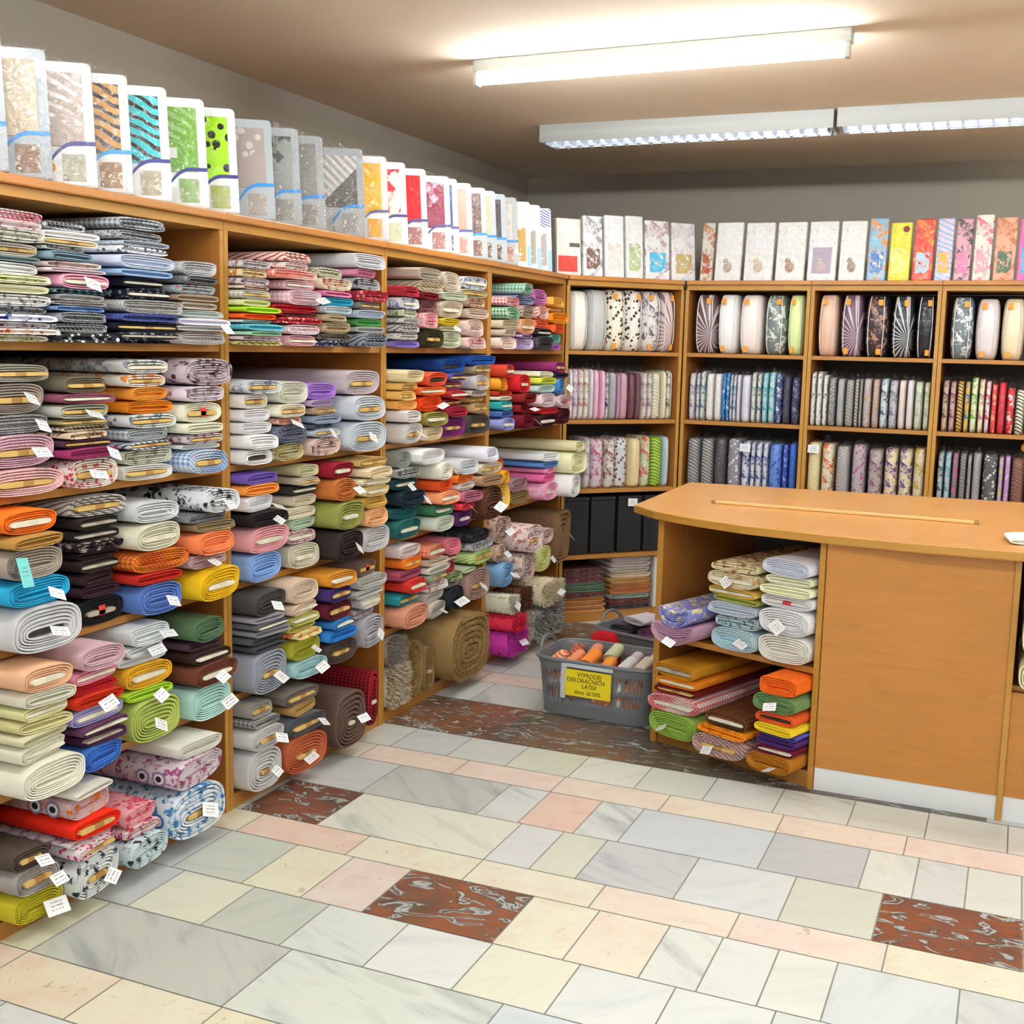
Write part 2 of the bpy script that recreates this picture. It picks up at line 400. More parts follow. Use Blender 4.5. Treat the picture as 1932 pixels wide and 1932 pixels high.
row(3.054, 3.215, [-2.263,-1.849,-1.441,-1.036,-0.63,-0.222,0.2], [c_('dcd8b4'),c_('e0b49e'),c_('dedabc'),c_('e0dcc2'),c_('e6d4c2'),c_('e2c8c0'),c_('d6d4b6')])
row(2.748, 3.054, [-2.276,-2.021,-1.814,-1.608,-1.203,-0.999,-0.791,-0.64,-0.487,-0.332,-0.029], [m_('bfc4c4'),m_('bcc3b8'),c_('deddba'),c_('d8c0bc'),b_('80482c'),c_('e4e0c4'),c_('e8dcc6'),m_('d6dad6'),m_('d6dad8'),m_('d8dcd6'),m_('cad2d4')])
row(2.490, 2.748, [-2.223,-1.968,-1.711,-1.455,-1.199,-0.947,-0.69,-0.438,-0.18], [m_('babfc1'),m_('d4d6c2'),m_('bcc2b8'),m_('cfd6d2'),m_('dadedc'),m_('dcdccb'),m_('d8dddc'),m_('d6dcda'),m_('d0d6d4')])
row(2.184, 2.490, [-2.279,-1.667,-1.054,-0.6,-0.2], [c_('d8d8b0'),m_('b6bab4'),m_('cdd5ce'),m_('c9d4da'),m_('d0d6d4')])
row(1.980, 2.184, [-2.28,-1.968,-1.663,-1.25], [c_('e0bfa8'),c_('dfccaa'),c_('e2ddbc'),c_('dfdab2')])
yy = 1.98
while yy > -3.5:
    hh = rf.choice((0.26, 0.31, 0.17)); y2 = max(yy-hh, -3.5)
    row(y2, yy, [-2.9, -2.4], [c_('dcd4b8'), c_('e0cdb8')] if hh < 0.2 else [m_('c4c8c8'), m_('c9cdcb')])
    yy = y2
fo = structure('floor', fl, [plain('grout', '8a8a80', 0.8), stone('marble_slab', 'marble'), stone('limestone_slab', 'cream'), stone('brown_stone_slab', 'brown')])
ca = fo.data.color_attributes.new('stone', 'FLOAT_COLOR', 'CORNER')
for p, c in zip(fo.data.polygons, fcol):
    for li in p.loop_indices: ca.data[li].color = c

# ------------------------------------------------------------------ ceiling lamps
TUBE = emis('lit_tube', (0.94, 0.985, 1.0, 1), 37.0)
TUBE2 = emis('lit_louvre_tube', (0.94, 0.98, 1.0, 1), 13.0)
LAMPW = plain('lamp_enamel', 'b4b8b6', 0.4)
LOUV = plain('louvre_metal', '9c9ea6', 0.3, Metallic=0.5)
def batten(cx, cy, rz, label, grp=None):
    t = thing('tube_lamp', label, 'ceiling lamp', (cx, cy, CEIL), rz, grp)
    part('housing', MB().box(-0.765, 0.765, -0.03, 0.03, -0.052, 0.0), LAMPW, t, bevel=0.004)
    for s in (-1, 1):
        part('tube_holder', MB().box(s*0.752-0.009, s*0.752+0.009, -0.03, 0.010, -0.105, -0.052), plain('holder_plastic', 'c8ccc8', 0.4), t, bevel=0.003)
    part('tube', MB().tube([(-0.742,-0.012,-0.083),(0.742,-0.012,-0.083)], 0.0185, 14), TUBE, t, True)
    return t
def louvre(x0, x1, cy, label, grp=None):
    t = thing('louvre_lamp', label, 'ceiling lamp', ((x0+x1)/2, cy, CEIL), 0, grp)
    L = (x1-x0)/2
    h = MB().box(-L, L, -0.11, 0.11, -0.012, 0.0).box(-L, L, -0.11, -0.104, -0.088, -0.012).box(-L, L, 0.104, 0.11, -0.088, -0.012)
    h.box(-L, -L+0.008, -0.104, 0.104, -0.088, -0.012).box(L-0.008, L, -0.104, 0.104, -0.088, -0.012)
    part('lamp_housing', h, LAMPW, t)
    g = MB()
    n = 23
    for i in range(n):
        x = -L + 0.03 + (2*L-0.06)*i/(n-1)
        for y0, y1 in ((-0.096, -0.006), (0.006, 0.096)):
            b = len(g.v)
            g.v += [(x-0.012,y0,-0.055),(x+0.012,y0,-0.055),(x+0.012,y1,-0.055),(x-0.012,y1,-0.055),(x,y0,-0.098),(x,y1,-0.098)]
            for q in ((0,1,2,3),(0,3,5,4),(1,4,5,2),(0,4,1),(3,2,5)): g.f.append(tuple(b+k for k in q)); g.m.append(0)
    g.box(-L+0.02, L-0.02, -0.005, 0.005, -0.1, -0.05)
    part('louvre_grille', g, LOUV, t)
    for y in (-0.05, 0.05):
        part('tube', MB().tube([(-L+0.03,y,-0.030),(L-0.03,y,-0.030)], 0.011, 12), TUBE2, t, True)
    return t
batten(-1.425, 4.625, -0.024, 'bare white tube lamp on the ceiling above the open floor')
louvre(-2.47, -0.935, 6.16, 'white louvred ceiling lamp over the corner end, beyond the bare tube')
louvre(-0.915, 0.62, 6.14, 'white louvred ceiling lamp over the back bays, cut by the frame edge')
G2 = 'unseen ceiling tube lamps added to brighten the shop'
for (x, y) in ((0.98, 4.6), (-1.4, 1.7), (0.98, 1.7), (-1.4, -1.2), (0.98, -1.2), (2.35, 3.2), (2.35, 0.4), (2.35, 6.0)):  # lamps added out of view; the row by wall_right brightens the cloth ends
    batten(x, y, 0, 'unseen bare tube lamp added to brighten the shop', G2)

# ------------------------------------------------------------------ shelving units
def unit(label, ox, oy, rz, w, depth, t0=0.0, t1=0.0, zs=ZS, grp='beech shelving units along the walls'):
    """local x runs along the front edge, local y into the unit"""
    t = thing('shelving_unit', label, 'shelf', (ox, oy, 0), rz, grp)
    e = 0.0015
    for x in (e, w-0.02-e):
        part('side_panel', MB().box(x, x+0.02, 0, depth, 0, 1.945), W_SIDE if x > 0.1 or True else W_EDGE, t)
        part('edge_strip', MB().box(x, x+0.02, -0.0015, 0, 0, 1.945), W_EDGE, t)
    for i, z in enumerate(zs[:4]):
        part('shelf', MB().box(0.0225, w-0.0225, 0.004, depth-0.02, z-0.022, z), W_SHELF, t)
    part('bottom_shelf', MB().box(0.0225, w-0.0225, 0.002, depth-0.02, zs[4]-0.05, zs[4]), W_SHELF, t)
    part('top_rail', MB().box(max(e, t0), w-max(e, t1), 0.0, depth, 1.946, 1.974), W_EDGE, t)
    part('top_board', MB().box(t0, w-t1, -0.018, depth, 1.975, ZTOP), W_TOP, t, bevel=0.004)
    part('back_panel', MB().box(0.0225, w-0.0225, depth-0.018, depth-0.004, 0.02, 1.944), BACK, t)
    return t
D = 0.88
YB = [2.15, 3.183, 4.226, 5.253, 6.28]
BAYN = ['foremost wall bay', 'second wall bay', 'third wall bay', 'rearmost wall bay']
for i in range(4):
    unit('beech shelving unit packed with fabric, ' + BAYN[i], SX, YB[i], PI/2, YB[i+1]-YB[i], D)
CA, CB = Vector((-2.383, 6.30)), Vector((-1.855, 6.86))
CU = (CB-CA).normalized(); CN = Vector((CU.y, -CU.x)); CT = math.atan2(CU.y, CU.x)
unit('beech corner shelving unit with bagged bedding and black boxes', CA.x, CA.y, CT, (CB-CA).length-0.003, 0.45, 0.008, 0.008)
XB = [-1.850, -1.128, -0.432, 0.262]
BBN = ['first back bay', 'second back bay', 'third back bay']
for i in range(3):
    unit('beech shelving unit behind the counter, ' + BBN[i] + ' after the corner', XB[i], 6.86, 0, XB[i+1]-XB[i], 0.5, 0.008 if i == 0 else 0.0)

# ------------------------------------------------------------------ fabric
def sgnp(c, p): return math.copysign(abs(c)**p, c)
def roll_rings(w, h, L, rnd, core, n, t, ex, u=0.0):
    """concentric layers of cloth seen end-on; local x across, y into the shelf, z up from the shelf"""
    a, b = w/2*0.992, h/2*0.988
    p1, p2, p3 = rnd.uniform(0,6.28), rnd.uniform(0,6.28), rnd.uniform(0,6.28)
    am = rnd.uniform(0.045, 0.11); sk1 = rnd.uniform(-0.012, 0.012); sk2 = rnd.uniform(-0.012, 0.012)
    tw = rnd.uniform(-0.0035, 0.0035)
    bmin = {'n': 0.0035, 'f': 0.003, 'h': 0.35*b}.get(core, min(0.0095, 0.3*b))
    tot = max(b - bmin, 0.004)
    nl = max(1, min(8, int(round(tot/t)))); t = tot/nl
    def ring(d, y, wob=1.0):
        A, B = max(a-d, 0.006), max(b-d, 0.0012)
        e = 2.0/ex
        r = []
        for i in range(n):
            th = 2*PI*i/n
            c, s = math.cos(th), math.sin(th)
            k = 1 - am*(0.5+0.5*math.sin(2*th+p1))*0.55 - am*(0.5+0.5*math.sin(3*th+p2 + d*60))*0.35 - 0.01*(0.5+0.5*math.sin(5*th+p3+y*9))
            x = A*sgnp(c, e)*k; z = B*sgnp(s, e)*(k if s > 0 else 1-(1-k)*0.4)
            sag = -0.18*d*(1 if d > 0 else 0)
            zz = b + z + sag + tw*math.sin(2*th)*wob*0
            if u: zz += u*(x/a)**2
            ys = y + (sk1*(x/a) + sk2*(z/b)*0.6 if y < 0.06 else 0.0)
            r.append((x, ys, max(zz, 0.0012)))
        return r
    R = [ring(0.0, L), ring(0.0, L*0.6), ring(-0.0004, L*0.25), ring(0.0, 0.03), ring(0.0, 0.008)]
    R.append(ring(0.001, 0.002))
    g = min(0.022, 0.5*L)
    for k in range(nl):
        e_ = rnd.uniform(-0.003, 0.004) if k else 0.0
        d0 = k*t
        R.append(ring(d0+0.16*t, e_))
        R.append(ring(d0+0.60*t, e_+0.0008))
        if k < nl-1 or core not in 'nf':
            R.append(ring(d0+0.72*t, e_+0.004)); R.append(ring(d0+0.76*t, g)); R.append(ring(d0+1.0*t, g))
            if k < nl-1: R.append(ring(d0+1.05*t, 0.005))
        else:
            R.append(ring(d0+0.84*t, e_+0.004)); R.append(ring(d0+0.93*t, g*0.8))
    if core == 'h': R.append(ring(nl*t, L*0.5))
    return R, bmin, nl*t
def tag_mesh(big=False):
    s = 1.2 if big else 0.92
    return MB().box(-0.026*s, 0.026*s, -0.0005, 0.0005, -0.019*s, 0.019*s)
TAGM = tag_mesh().mesh('price_tag', [tag_mat()]); TAGB = tag_mesh(True).mesh('price_tag', [tag_mat()])
TAGA = MB().box(-0.03, 0.03, -0.0005, 0.0005, -0.038, 0.038).mesh('price_tag', [tag_mat('7fdfe0')])
TAPE = plain('red_tape', 'd83a30', 0.5)

def fur_tufts(w, h, L, col2, rnd, n, ln):
    mb = MB(); a, b = w/2-0.001, h/2
    for _ in range(n):
        end = rnd.random() < 0.55
        th = rnd.uniform(0, 2*PI)
        c, s = math.cos(th), math.sin(th)
        if end:
            q = math.sqrt(rnd.random()); p = Vector((a*sgnp(c,0.66)*q, 0.002, b+b*sgnp(s,0.66)*q)); nr = Vector((c*q*0.6, -1, s*q*0.6-0.25)).normalized()
        else:
            p = Vector((a*sgnp(c,0.66)*0.93, rnd.uniform(0, L*0.35), b+(b-0.006)*sgnp(s,0.66)*0.95)); nr = Vector((c, -0.5, s-0.2)).normalized()
        d = (nr + Vector((rnd.uniform(-.5,.5), rnd.uniform(-.3,.3), rnd.uniform(-.6,.3)))).normalized()
        if p.z < 0.012: d.z = abs(d.z)
        sd = d.cross(Vector((rnd.uniform(-1,1), rnd.uniform(-1,1), rnd.uniform(-1,1)))).normalized()
        l = ln*rnd.uniform(0.6, 1.3); wd_ = l*0.07
        k = len(mb.v)
        tip = p + d*l
        tip.z = min(max(tip.z, 0.004), h-0.004); tip.x = min(max(tip.x, -a+0.001), a-0.001)
        mb.v += [tuple(p-sd*wd_), tuple(p+sd*wd_), tuple((p*0.45+tip*0.55)+sd*wd_*0.7), tuple(tip)]
        mb.f.append((k,k+1,k+2,k+3)); mb.m.append(0 if rnd.random() < 0.62 else 1)
    return mb

def owl_eyes(parent, w, h, ys, ringc):
    for y in ys:
        mb = MB()
        for (r, dx, mi) in ((0.026, 0.0, 0), (0.019, 0.0008, 1), (0.011, 0.0016, 2)):
            mb.rings([[(-w/2*0.985-0.0012-dx-k*0.0006, y+r*math.cos(i*PI/8), h*0.5+r*0.9*math.sin(i*PI/8)) for i in range(16)] for k in (0,1)], mi=mi)
        part('printed_eye', mb, [plain('eye_ring_'+ringc, ringc, 0.8), plain('eye_white', 'e4e0dc', 0.8), plain('eye_black', '1c1a1e', 0.8)], parent)

ORD = ['topmost','second from top','third from top','fourth from top','fifth from top','sixth from top','seventh from top','eighth from top','ninth from top','tenth from top','eleventh from top','twelfth from top','thirteenth from top','fourteenth from top','fifteenth from top']
SHN = ['top shelf','second shelf','third shelf','fourth shelf','bottom shelf']
C0, C1 = Vector((-1.30, 4.56)), Vector((-0.60, 4.295))
KU = (C1-C0).normalized(); KN = Vector((KU.y, -KU.x)); KT = math.atan2(KU.y, KU.x)
def frame_of(bay):
    if bay < 5: return Vector((SX, 0)), Vector((0, 1)), Vector((1, 0)), PI/2
    return C0, KU, KN, KT

def fabric(bay, sh, p, si, ns, ri, nr, r, rnd):
    s0, s1, z0, z1, c1, pat, c2, core, tg, desc = r
    w, h = s1-s0, z1-z0
    O, U, Nn, th = frame_of(bay)
    jit = rnd.uniform(-0.018, 0.018)
    P = O + U*(s0+s1)/2 + Nn*(p+jit)
    L = (0.74 if bay < 5 else 0.58)
    noun = {'f': 'folded fabric', 'n': 'fabric roll', 'h': 'fabric roll', 'd': 'folded fabric'}.get(core, 'fabric bolt')
    if bay < 5:
        nm = ['front', 'second', 'third', 'fourth', 'fifth'][si] if si < ns-1 or ns == 1 else 'rear'
        stk = nm + ' stack' if nr > 1 else nm + ' place'
        where = '%s, %s, %s' % (stk, SHN[sh], BAYN[bay-1])
    else:
        where = '%s stack, %s shelf of counter cubby' % (['outer', 'middle', 'inner'][si], ['upper', 'lower'][sh])
    o_ = (ORD[ri] if ri < nr-1 else 'lowest') + ', ' if nr > 1 else ''
    label = '%s %s, %s%s' % (desc, noun, o_, where)
    grp = 'fabrics on the %s of the %s' % (SHN[sh], BAYN[bay-1]) if bay < 5 else 'fabrics in the counter cubby'
    name = noun.replace(' ', '_')
    fur = pat == 'u'
    n = 36 if (bay in (1, 5) or w > 0.24) else (30 if bay == 2 else 24)
    ex = 3.0 if h > 0.06 else 3.6
    if core == 'f': ex = 4.2
    t = max(0.0062, h*0.075) if not fur else 0.028
    cr = core if core in 'nfh' else ('n' if core == 'd' else 'c')
    R, bmin, dep = roll_rings(w, h, L, rnd, cr, n, t, ex, 0.035 if core == 'd' else 0.0)
    mb = MB().rings(R)
    mat = cloth(c1, 's' if fur else pat, '-' if fur else c2)
    kids = core not in 'nfhd' or tg not in '0' or fur
    loc = (P.x, P.y, z0)
    if not kids:
        o = link(name, mb.mesh(name, [mat], True, 34), None, loc, (0, 0, th))
        return tag(o, label, 'fabric', grp)
    if fur: name = 'fur_fabric_roll'; label = label.replace('fabric roll', 'fur fabric roll').replace('fabric bolt', 'fur fabric bolt')
    o = thing(name, label, 'fabric', loc, th, grp)
    link('cloth_roll' if core not in 'fd' else 'folded_cloth', mb.mesh('cloth_roll', [mat], True, 34), o)
    b = h/2
    if core in 'ywsrk':
        hw = max(w/2-dep*1.15, 0.02); hb = max(min(bmin*0.8, 0.011), 0.003)
        zc = b-0.18*dep
        m = MB()
        yb = -0.004 if core != 'k' else 0.010
        rr = [[(hw*sgnp(math.cos(2*PI*i/12), 0.35), y, zc + hb*q*sgnp(math.sin(2*PI*i/12), 0.5)) for i in range(12)] for y, q in ((0.05, 1), (yb+0.002, 1), (yb, 0.85))]
        m.rings(rr)
        part('core_board', m, board_mat(core), o, True, 30)
    if fur:
        part('fur', fur_tufts(w, h, L, c2, rnd, 5200 if w*h > 0.03 else 2800, 0.03 if 'plush' not in desc else 0.013), [cloth(c1), cloth(c2)], o)
    if tg in '123a':
        k = {'1': 1, '2': 1, '3': 2, 'a': 1}[tg]
        for q in range(k):
            me = TAGA if tg == 'a' else (TAGB if tg in '2' else TAGM)
            x = rnd.uniform(-0.12, 0.28)*w + q*0.03
            yo = -0.034 if tg != '3' else -0.056
            z = b - rnd.uniform(0.0, 0.012) - q*0.05
            if tg == '2': z = b*0.75
            if tg == 'a': x = -0.36*w
            c = link('price_tag', me, o, (x, yo-0.006*rnd.random(), z), ((rnd.uniform(-1.3, -0.55) if tg != 'a' else -0.3), rnd.uniform(-0.55, 0.55), rnd.uniform(-0.5, 0.35)))
            c['label'] = 'white price card' if tg != 'a' else 'aqua price card'
    if tg == 'r':
        part('red_tape', MB().box(-0.012, 0.012, -0.004, -0.002, b-0.014, b+0.014), TAPE, o)
    if tg in 'ob':
        owl_eyes(o, w, h, (0.055, 0.118), '8a7aa8' if tg == 'o' else '2a6ab8')
        if tg == 'b':
            x = 0.03
            link('price_tag', TAGB, o, (x, -0.02, b*0.9), (-0.5, 0.35, -0.3))
    return o

STACKS = [
(1,0,0.060,"""2.172 2.363 1.8811 1.9067 b23a50 c f0e6e6 f 0|red and white checked
2.172 2.356 1.8598 1.8811 ead9dc p b9868e f 0|pink floral white
2.172 2.348 1.8281 1.8598 dcdad2 p 8d8a86 f 0|cream grey printed
2.172 2.361 1.7948 1.8281 e6e0d8 s - y 0|white with beige board
2.172 2.354 1.7809 1.7948 8fa5aa s - f 0|thin blue-grey
2.172 2.363 1.7501 1.7809 eceee9 s - f 0|plain white
2.172 2.371 1.7251 1.7501 e3e4c2 p 9aa83a f 0|yellow-green floral
2.172 2.372 1.7019 1.7251 e9e6c6 s - f 0|pale cream
2.172 2.386 1.6705 1.7019 e2e2e0 d 8a8a90 n 0|white speckled
2.172 2.386 1.6513 1.6705 8f9094 d 33363c f 0|grey black-dotted
2.172 2.384 1.6320 1.6513 e4e4ea p 2f4f9a f 0|blue and red printed
2.172 2.387 1.6160 1.6320 e2dee0 p 7a4a6a f 0|white violet-flecked
2.172 2.385 1.6000 1.6160 e6e0da p c8642e f 0|white orange-flecked
2.172 2.388 1.5820 1.6000 e8e6d8 p 7f9a2c n 0|green and red floral"""),
(1,0,0.060,"""2.366 2.519 1.8712 1.8930 c9ccd0 c 3b3f48 f 0|black and white checked
2.359 2.556 1.8523 1.8712 e6e4e4 s - f 0|white pink-ended
2.352 2.548 1.8324 1.8523 e4dfd6 s - y 0|white beige-centred
2.364 2.526 1.8196 1.8324 e2dfe0 d 3a2a30 f 0|white black-spotted
2.364 2.540 1.7941 1.8196 7f99a6 s - f 0|blue-grey plain
2.366 2.553 1.7761 1.7941 d6c4c0 p a98a86 f 0|beige pink layered
2.366 2.562 1.7641 1.7761 e3cfd6 s - f 0|thin pale pink
2.395 2.585 1.7228 1.7641 e2a0b8 s - w 1|pink towelling
2.377 2.584 1.7103 1.7228 34505a t 8fb0b6 f 0|dark teal striped
2.390 2.589 1.6924 1.7103 9b9a9c w d0d0d0 f 0|mid grey melange
2.389 2.598 1.6800 1.6924 a8a19c w d8d0c8 f 0|beige grey melange
2.392 2.593 1.6641 1.6800 4f76b4 w 9ab4d8 f 0|denim blue thin
2.392 2.592 1.6342 1.6641 989ca0 w 55585c f 0|grey tweed
2.391 2.604 1.6075 1.6342 c4c6c8 c 2c2e33 f 0|houndstooth black and white
2.391 2.607 1.5820 1.6075 26282d d d8dadc n 0|black white-dotted"""),
(1,0,0.060,"""2.651 2.825 1.9003 1.9360 5d6068 c c0c4ca f 0|dark grey checked
2.644 2.846 1.8715 1.9003 c5c8cc w 4a4e56 f 0|black white knit
2.654 2.846 1.8545 1.8715 c8ccd4 w 8a94a8 f 0|blue grey melange
2.618 2.842 1.8323 1.8545 dcdce2 d 4a4c58 f 0|grey-dotted white
2.607 2.864 1.7908 1.8323 c9d2e6 s - n 0|lavender-blue layered
2.606 2.855 1.7694 1.7908 8fabd0 s - f 0|light denim blue
2.648 2.834 1.7398 1.7694 1b2034 s - w 0|navy white-board
2.659 2.859 1.7070 1.7398 1a1f30 d 8a90a0 w 0|navy orange-stickered
2.635 2.886 1.6680 1.7070 8c8a88 w c8c6c4 f 0|grey woollen tweed
2.617 2.868 1.6439 1.6680 27306e w 5a66a8 f 0|bright navy
2.607 2.871 1.6150 1.6439 161a2a s - y 0|midnight beige-centred
2.615 2.873 1.5940 1.6150 1d2130 d 9aa0ac s 0|dark navy pin-dotted
2.614 2.872 1.5820 1.5940 20263a d a8b0c0 n 0|blue-black spotted"""),
(1,0,0.060,"""2.924 3.086 1.7890 1.8360 a9a9ac c dcdce0 n 0|light grey checked
2.894 3.069 1.7621 1.7890 55565a w 8a8c90 f 0|dark grey tweed
2.893 3.081 1.7325 1.7621 b9ccd0 p c86a78 f 0|aqua pink striped
2.875 3.081 1.7119 1.7325 a8927e s - f 0|tan brown layered
2.898 3.100 1.6877 1.7119 b8aca0 s - f 0|beige layered
2.909 3.106 1.6627 1.6877 b9c4be s - f 0|grey-green layered
2.875 3.112 1.6396 1.6627 d8d6e2 s - f 0|pale lavender
2.874 3.111 1.6226 1.6396 c9c8c6 s - f 1|pale grey plain
2.890 3.130 1.5820 1.6226 b0a8aa c e0d8d8 n 0|grey-pink checked"""),
(1,1,0.020,"""2.173 2.404 1.4800 1.5260 a5a294 s - y 0|olive-grey slim
2.172 2.395 1.3975 1.4800 a1938b s - y 1|thick taupe
2.172 2.401 1.3477 1.3975 a7a5a8 w 6a6a70 n 1|grey tweed
2.172 2.407 1.2603 1.3477 c999ae w e8c8d4 y 1|mauve-pink tweed
2.172 2.418 1.1870 1.2603 d9a3a3 w f0cccc y 0|salmon-pink towelling"""),
(1,1,0.060,"""2.422 2.590 1.4468 1.4926 6f6757 s - y 0|olive-taupe
2.407 2.591 1.4198 1.4468 8a4a60 s - w 0|plum white-board
2.404 2.593 1.3786 1.4198 b8bcb0 s - y 1|grey-green
2.411 2.594 1.3594 1.3786 8a8360 s - y 0|olive board-centred
2.420 2.598 1.3438 1.3594 dccdb0 c 4a2c2c f 0|cream brown checked
2.423 2.595 1.3230 1.3438 cdb79c p 5a3a30 f 0|brown cream printed
2.417 2.602 1.2988 1.3230 4b2a40 s - y 0|dark plum
2.410 2.621 1.2706 1.2988 92305f s - n 1|magenta
2.421 2.625 1.1870 1.2706 dfd8cf d c04a58 y 1|red-flowered white"""),
(1,1,0.045,"""2.657 2.857 1.4957 1.5375 dcdcda p 8a8e94 w 0|white branch-printed
2.661 2.853 1.4572 1.4957 ece6de p f08a3a y 0|orange and white
2.677 2.866 1.4185 1.4572 e2953a s - n 0|soft orange
2.676 2.865 1.3799 1.4185 d9801e s - n 0|deep orange
2.665 2.869 1.3393 1.3799 d3d5d4 p 6a7a88 y 0|grey leaf-printed
2.674 2.866 1.3003 1.3393 cdd2d4 c 8a929c f 0|grey-white checked
2.667 2.868 1.2764 1.3003 c9cdd4 t 3a4a6a y 0|navy-edged white
2.661 2.864 1.2325 1.2764 bcbdae p 6f7458 f 0|olive speckled
2.649 2.849 1.1870 1.2325 d6d6d2 s - y 0|white brown-board"""),
(1,1,0.070,"""2.898 3.112 1.4567 1.5436 c3b4bc p 4a2038 n 0|plum floral
2.879 3.094 1.4086 1.4567 cfc4cc p 8a7482 n 0|pale lilac
2.883 3.070 1.3449 1.4086 e0e0cc s - y r|cream red-taped
2.872 3.073 1.3117 1.3449 e0e0cc s - f 0|pale cream
2.893 3.066 1.2784 1.3117 c6c2c8 p 8a2a3a y 0|navy red trimmed
2.893 3.059 1.2624 1.2784 dcdedc s - f 0|thin white
2.897 3.077 1.1870 1.2624 d3dce4 c 6a8ac0 y 0|blue checked white"""),
(1,2,0.090,"""2.172 2.358 1.0950 1.1590 ee7420 s - w 0|bright orange
2.172 2.361 1.0611 1.0950 a9803f s - n 0|mustard brown
2.175 2.370 0.9768 1.0611 a79a90 s - n a|taupe aqua-tagged
2.172 2.403 0.9084 0.9768 27a0cc s - n 1|turquoise
2.172 2.413 0.7850 0.9084 c8c8cb s - k 1|thick silver-grey"""),
(1,2,0.030,"""2.457 2.671 1.1016 1.1590 c5c1ba t 6d6a6a y 0|grey ribbed
2.478 2.646 1.0643 1.1016 2f2623 s - s 0|dark brown
2.472 2.648 1.0336 1.0643 2a2324 s - s 0|brown-black
2.476 2.649 1.0023 1.0336 2c1c22 p c0b8b0 f 0|black white-printed
2.489 2.648 0.9796 1.0023 2a181e s - f 0|maroon-black
2.478 2.649 0.9448 0.9796 2d2021 s - s 0|blackish brown
2.486 2.637 0.9063 0.9448 3a2228 s - n 0|dark plum
2.485 2.649 0.8706 0.9063 371f29 s - n 0|plum
2.482 2.668 0.7850 0.8706 1d1c1e s - s r|thick black red-taped"""),
(1,2,0.070,"""2.675 2.867 1.0598 1.1231 cdd1d4 s - n 1|light grey
2.656 2.874 0.9787 1.0598 d6d3bc s - w 0|thick cream
2.659 2.888 0.9132 0.9787 b0391a c e08a30 n 0|red-orange checked
2.654 2.853 0.8818 0.9132 b3241a s - n 0|brick red
2.671 2.863 0.7850 0.8818 5878bd s - n 1|cornflower blue"""),
(1,2,0.090,"""2.935 3.114 1.0629 1.1381 d5d9de p 24282c n 1|black leaf white
2.886 3.073 1.0360 1.0629 5c6068 w 8a8e94 f 0|charcoal grey
2.915 3.099 1.0049 1.0360 8a775a s - f 0|khaki brown
2.902 3.091 0.9336 1.0049 ee8250 s - n 0|peach orange
2.891 3.100 0.8903 0.9336 b69ca0 s - n 1|dusty mauve
2.893 3.126 0.7850 0.8903 e0b416 s - w 0|yellow"""),
(1,3,0.100,"""2.187 2.351 0.6860 0.7552 e3b48f s - w 0|peach
2.198 2.371 0.6412 0.6860 d6d4c4 s - n 0|off-white
2.200 2.370 0.6068 0.6412 d2cf9a s - w 0|pale lime
2.190 2.369 0.5732 0.6068 c4bd8c s - n 0|straw
2.180 2.356 0.5464 0.5732 cdcaa8 s - f 0|pale khaki
2.175 2.363 0.4961 0.5464 dbd9c8 s - w 0|ivory
2.172 2.398 0.3970 0.4961 dddbcc s - n 0|thick ivory"""),
(1,3,0.095,"""2.392 2.561 0.6919 0.7590 cba9b2 s - n 0|pale rose
2.385 2.564 0.6525 0.6919 da8ba0 s - w 0|pink
2.379 2.558 0.6248 0.6525 b01a24 s - n 0|crimson
2.382 2.567 0.5853 0.6248 cc3418 s - n 1|vermilion
2.380 2.580 0.5345 0.5853 a6a2d2 s - w 0|lavender
2.402 2.595 0.5039 0.5345 62385a s - w 0|plum
2.419 2.588 0.4695 0.5039 4b2242 s - s 0|aubergine
2.403 2.586 0.3970 0.4695 3a6cc2 s - n 0|royal blue"""),
(1,3,0.055,"""2.638 2.826 0.6993 0.7590 d3d8da s - n 1|pale grey
2.631 2.822 0.6671 0.6993 cfd3d5 s - n 1|silver white
2.609 2.821 0.6405 0.6671 d0d2d3 s - n 0|whitish grey
2.634 2.834 0.5653 0.6405 dca827 s - w 0|golden yellow
2.632 2.827 0.5322 0.5653 a3c833 s - n 1|lime
2.635 2.866 0.3970 0.5322 aab95e s - n 1|olive green"""),
(1,3,0.085,"""2.884 3.060 0.6587 0.7321 4f6c4e s - n 0|sage green
2.895 3.053 0.6275 0.6587 4d3744 s - f 0|purple-brown
2.894 3.075 0.5869 0.6275 36231f s - w 0|chocolate
2.899 3.111 0.5086 0.5869 72402f s - w 1|russet brown
2.891 3.106 0.3970 0.5086 acd2cb s - n 1|mint"""),
(1,4,0.075,"""2.172 2.289 0.2053 0.2637 50443c s - y 1|dark brown
2.172 2.323 0.1352 0.2053 95908d s - y 1|grey
2.172 2.340 0.0500 0.1352 b9ae28 s - n 2|olive yellow"""),
(1,4,0.105,"""2.347 2.505 0.3502 0.3708 d8d4c8 s - f 0|cream topmost
2.345 2.513 0.2870 0.3502 c9a8ac p d8741e f o|owl-printed
2.343 2.521 0.2267 0.2870 ee2a12 s - y 0|bright red
2.342 2.515 0.2119 0.2267 cfc8cc p 8a6a90 f 0|pastel printed
2.345 2.517 0.1708 0.2119 d4cdd0 d c83a78 y 0|pink-hearted white
2.343 2.537 0.0500 0.1708 d8dcdd p 24303c y 1|football-printed white"""),
(1,4,0.085,"""2.581 2.722 0.1714 0.2267 e0a0a8 p d83a5a f 0|pink-red printed
2.580 2.733 0.1343 0.1714 dcc4c8 p b02a4a f 0|pink multicoloured
2.567 2.754 0.0500 0.1343 c4d4da p 2c343c n 0|aqua grey printed"""),
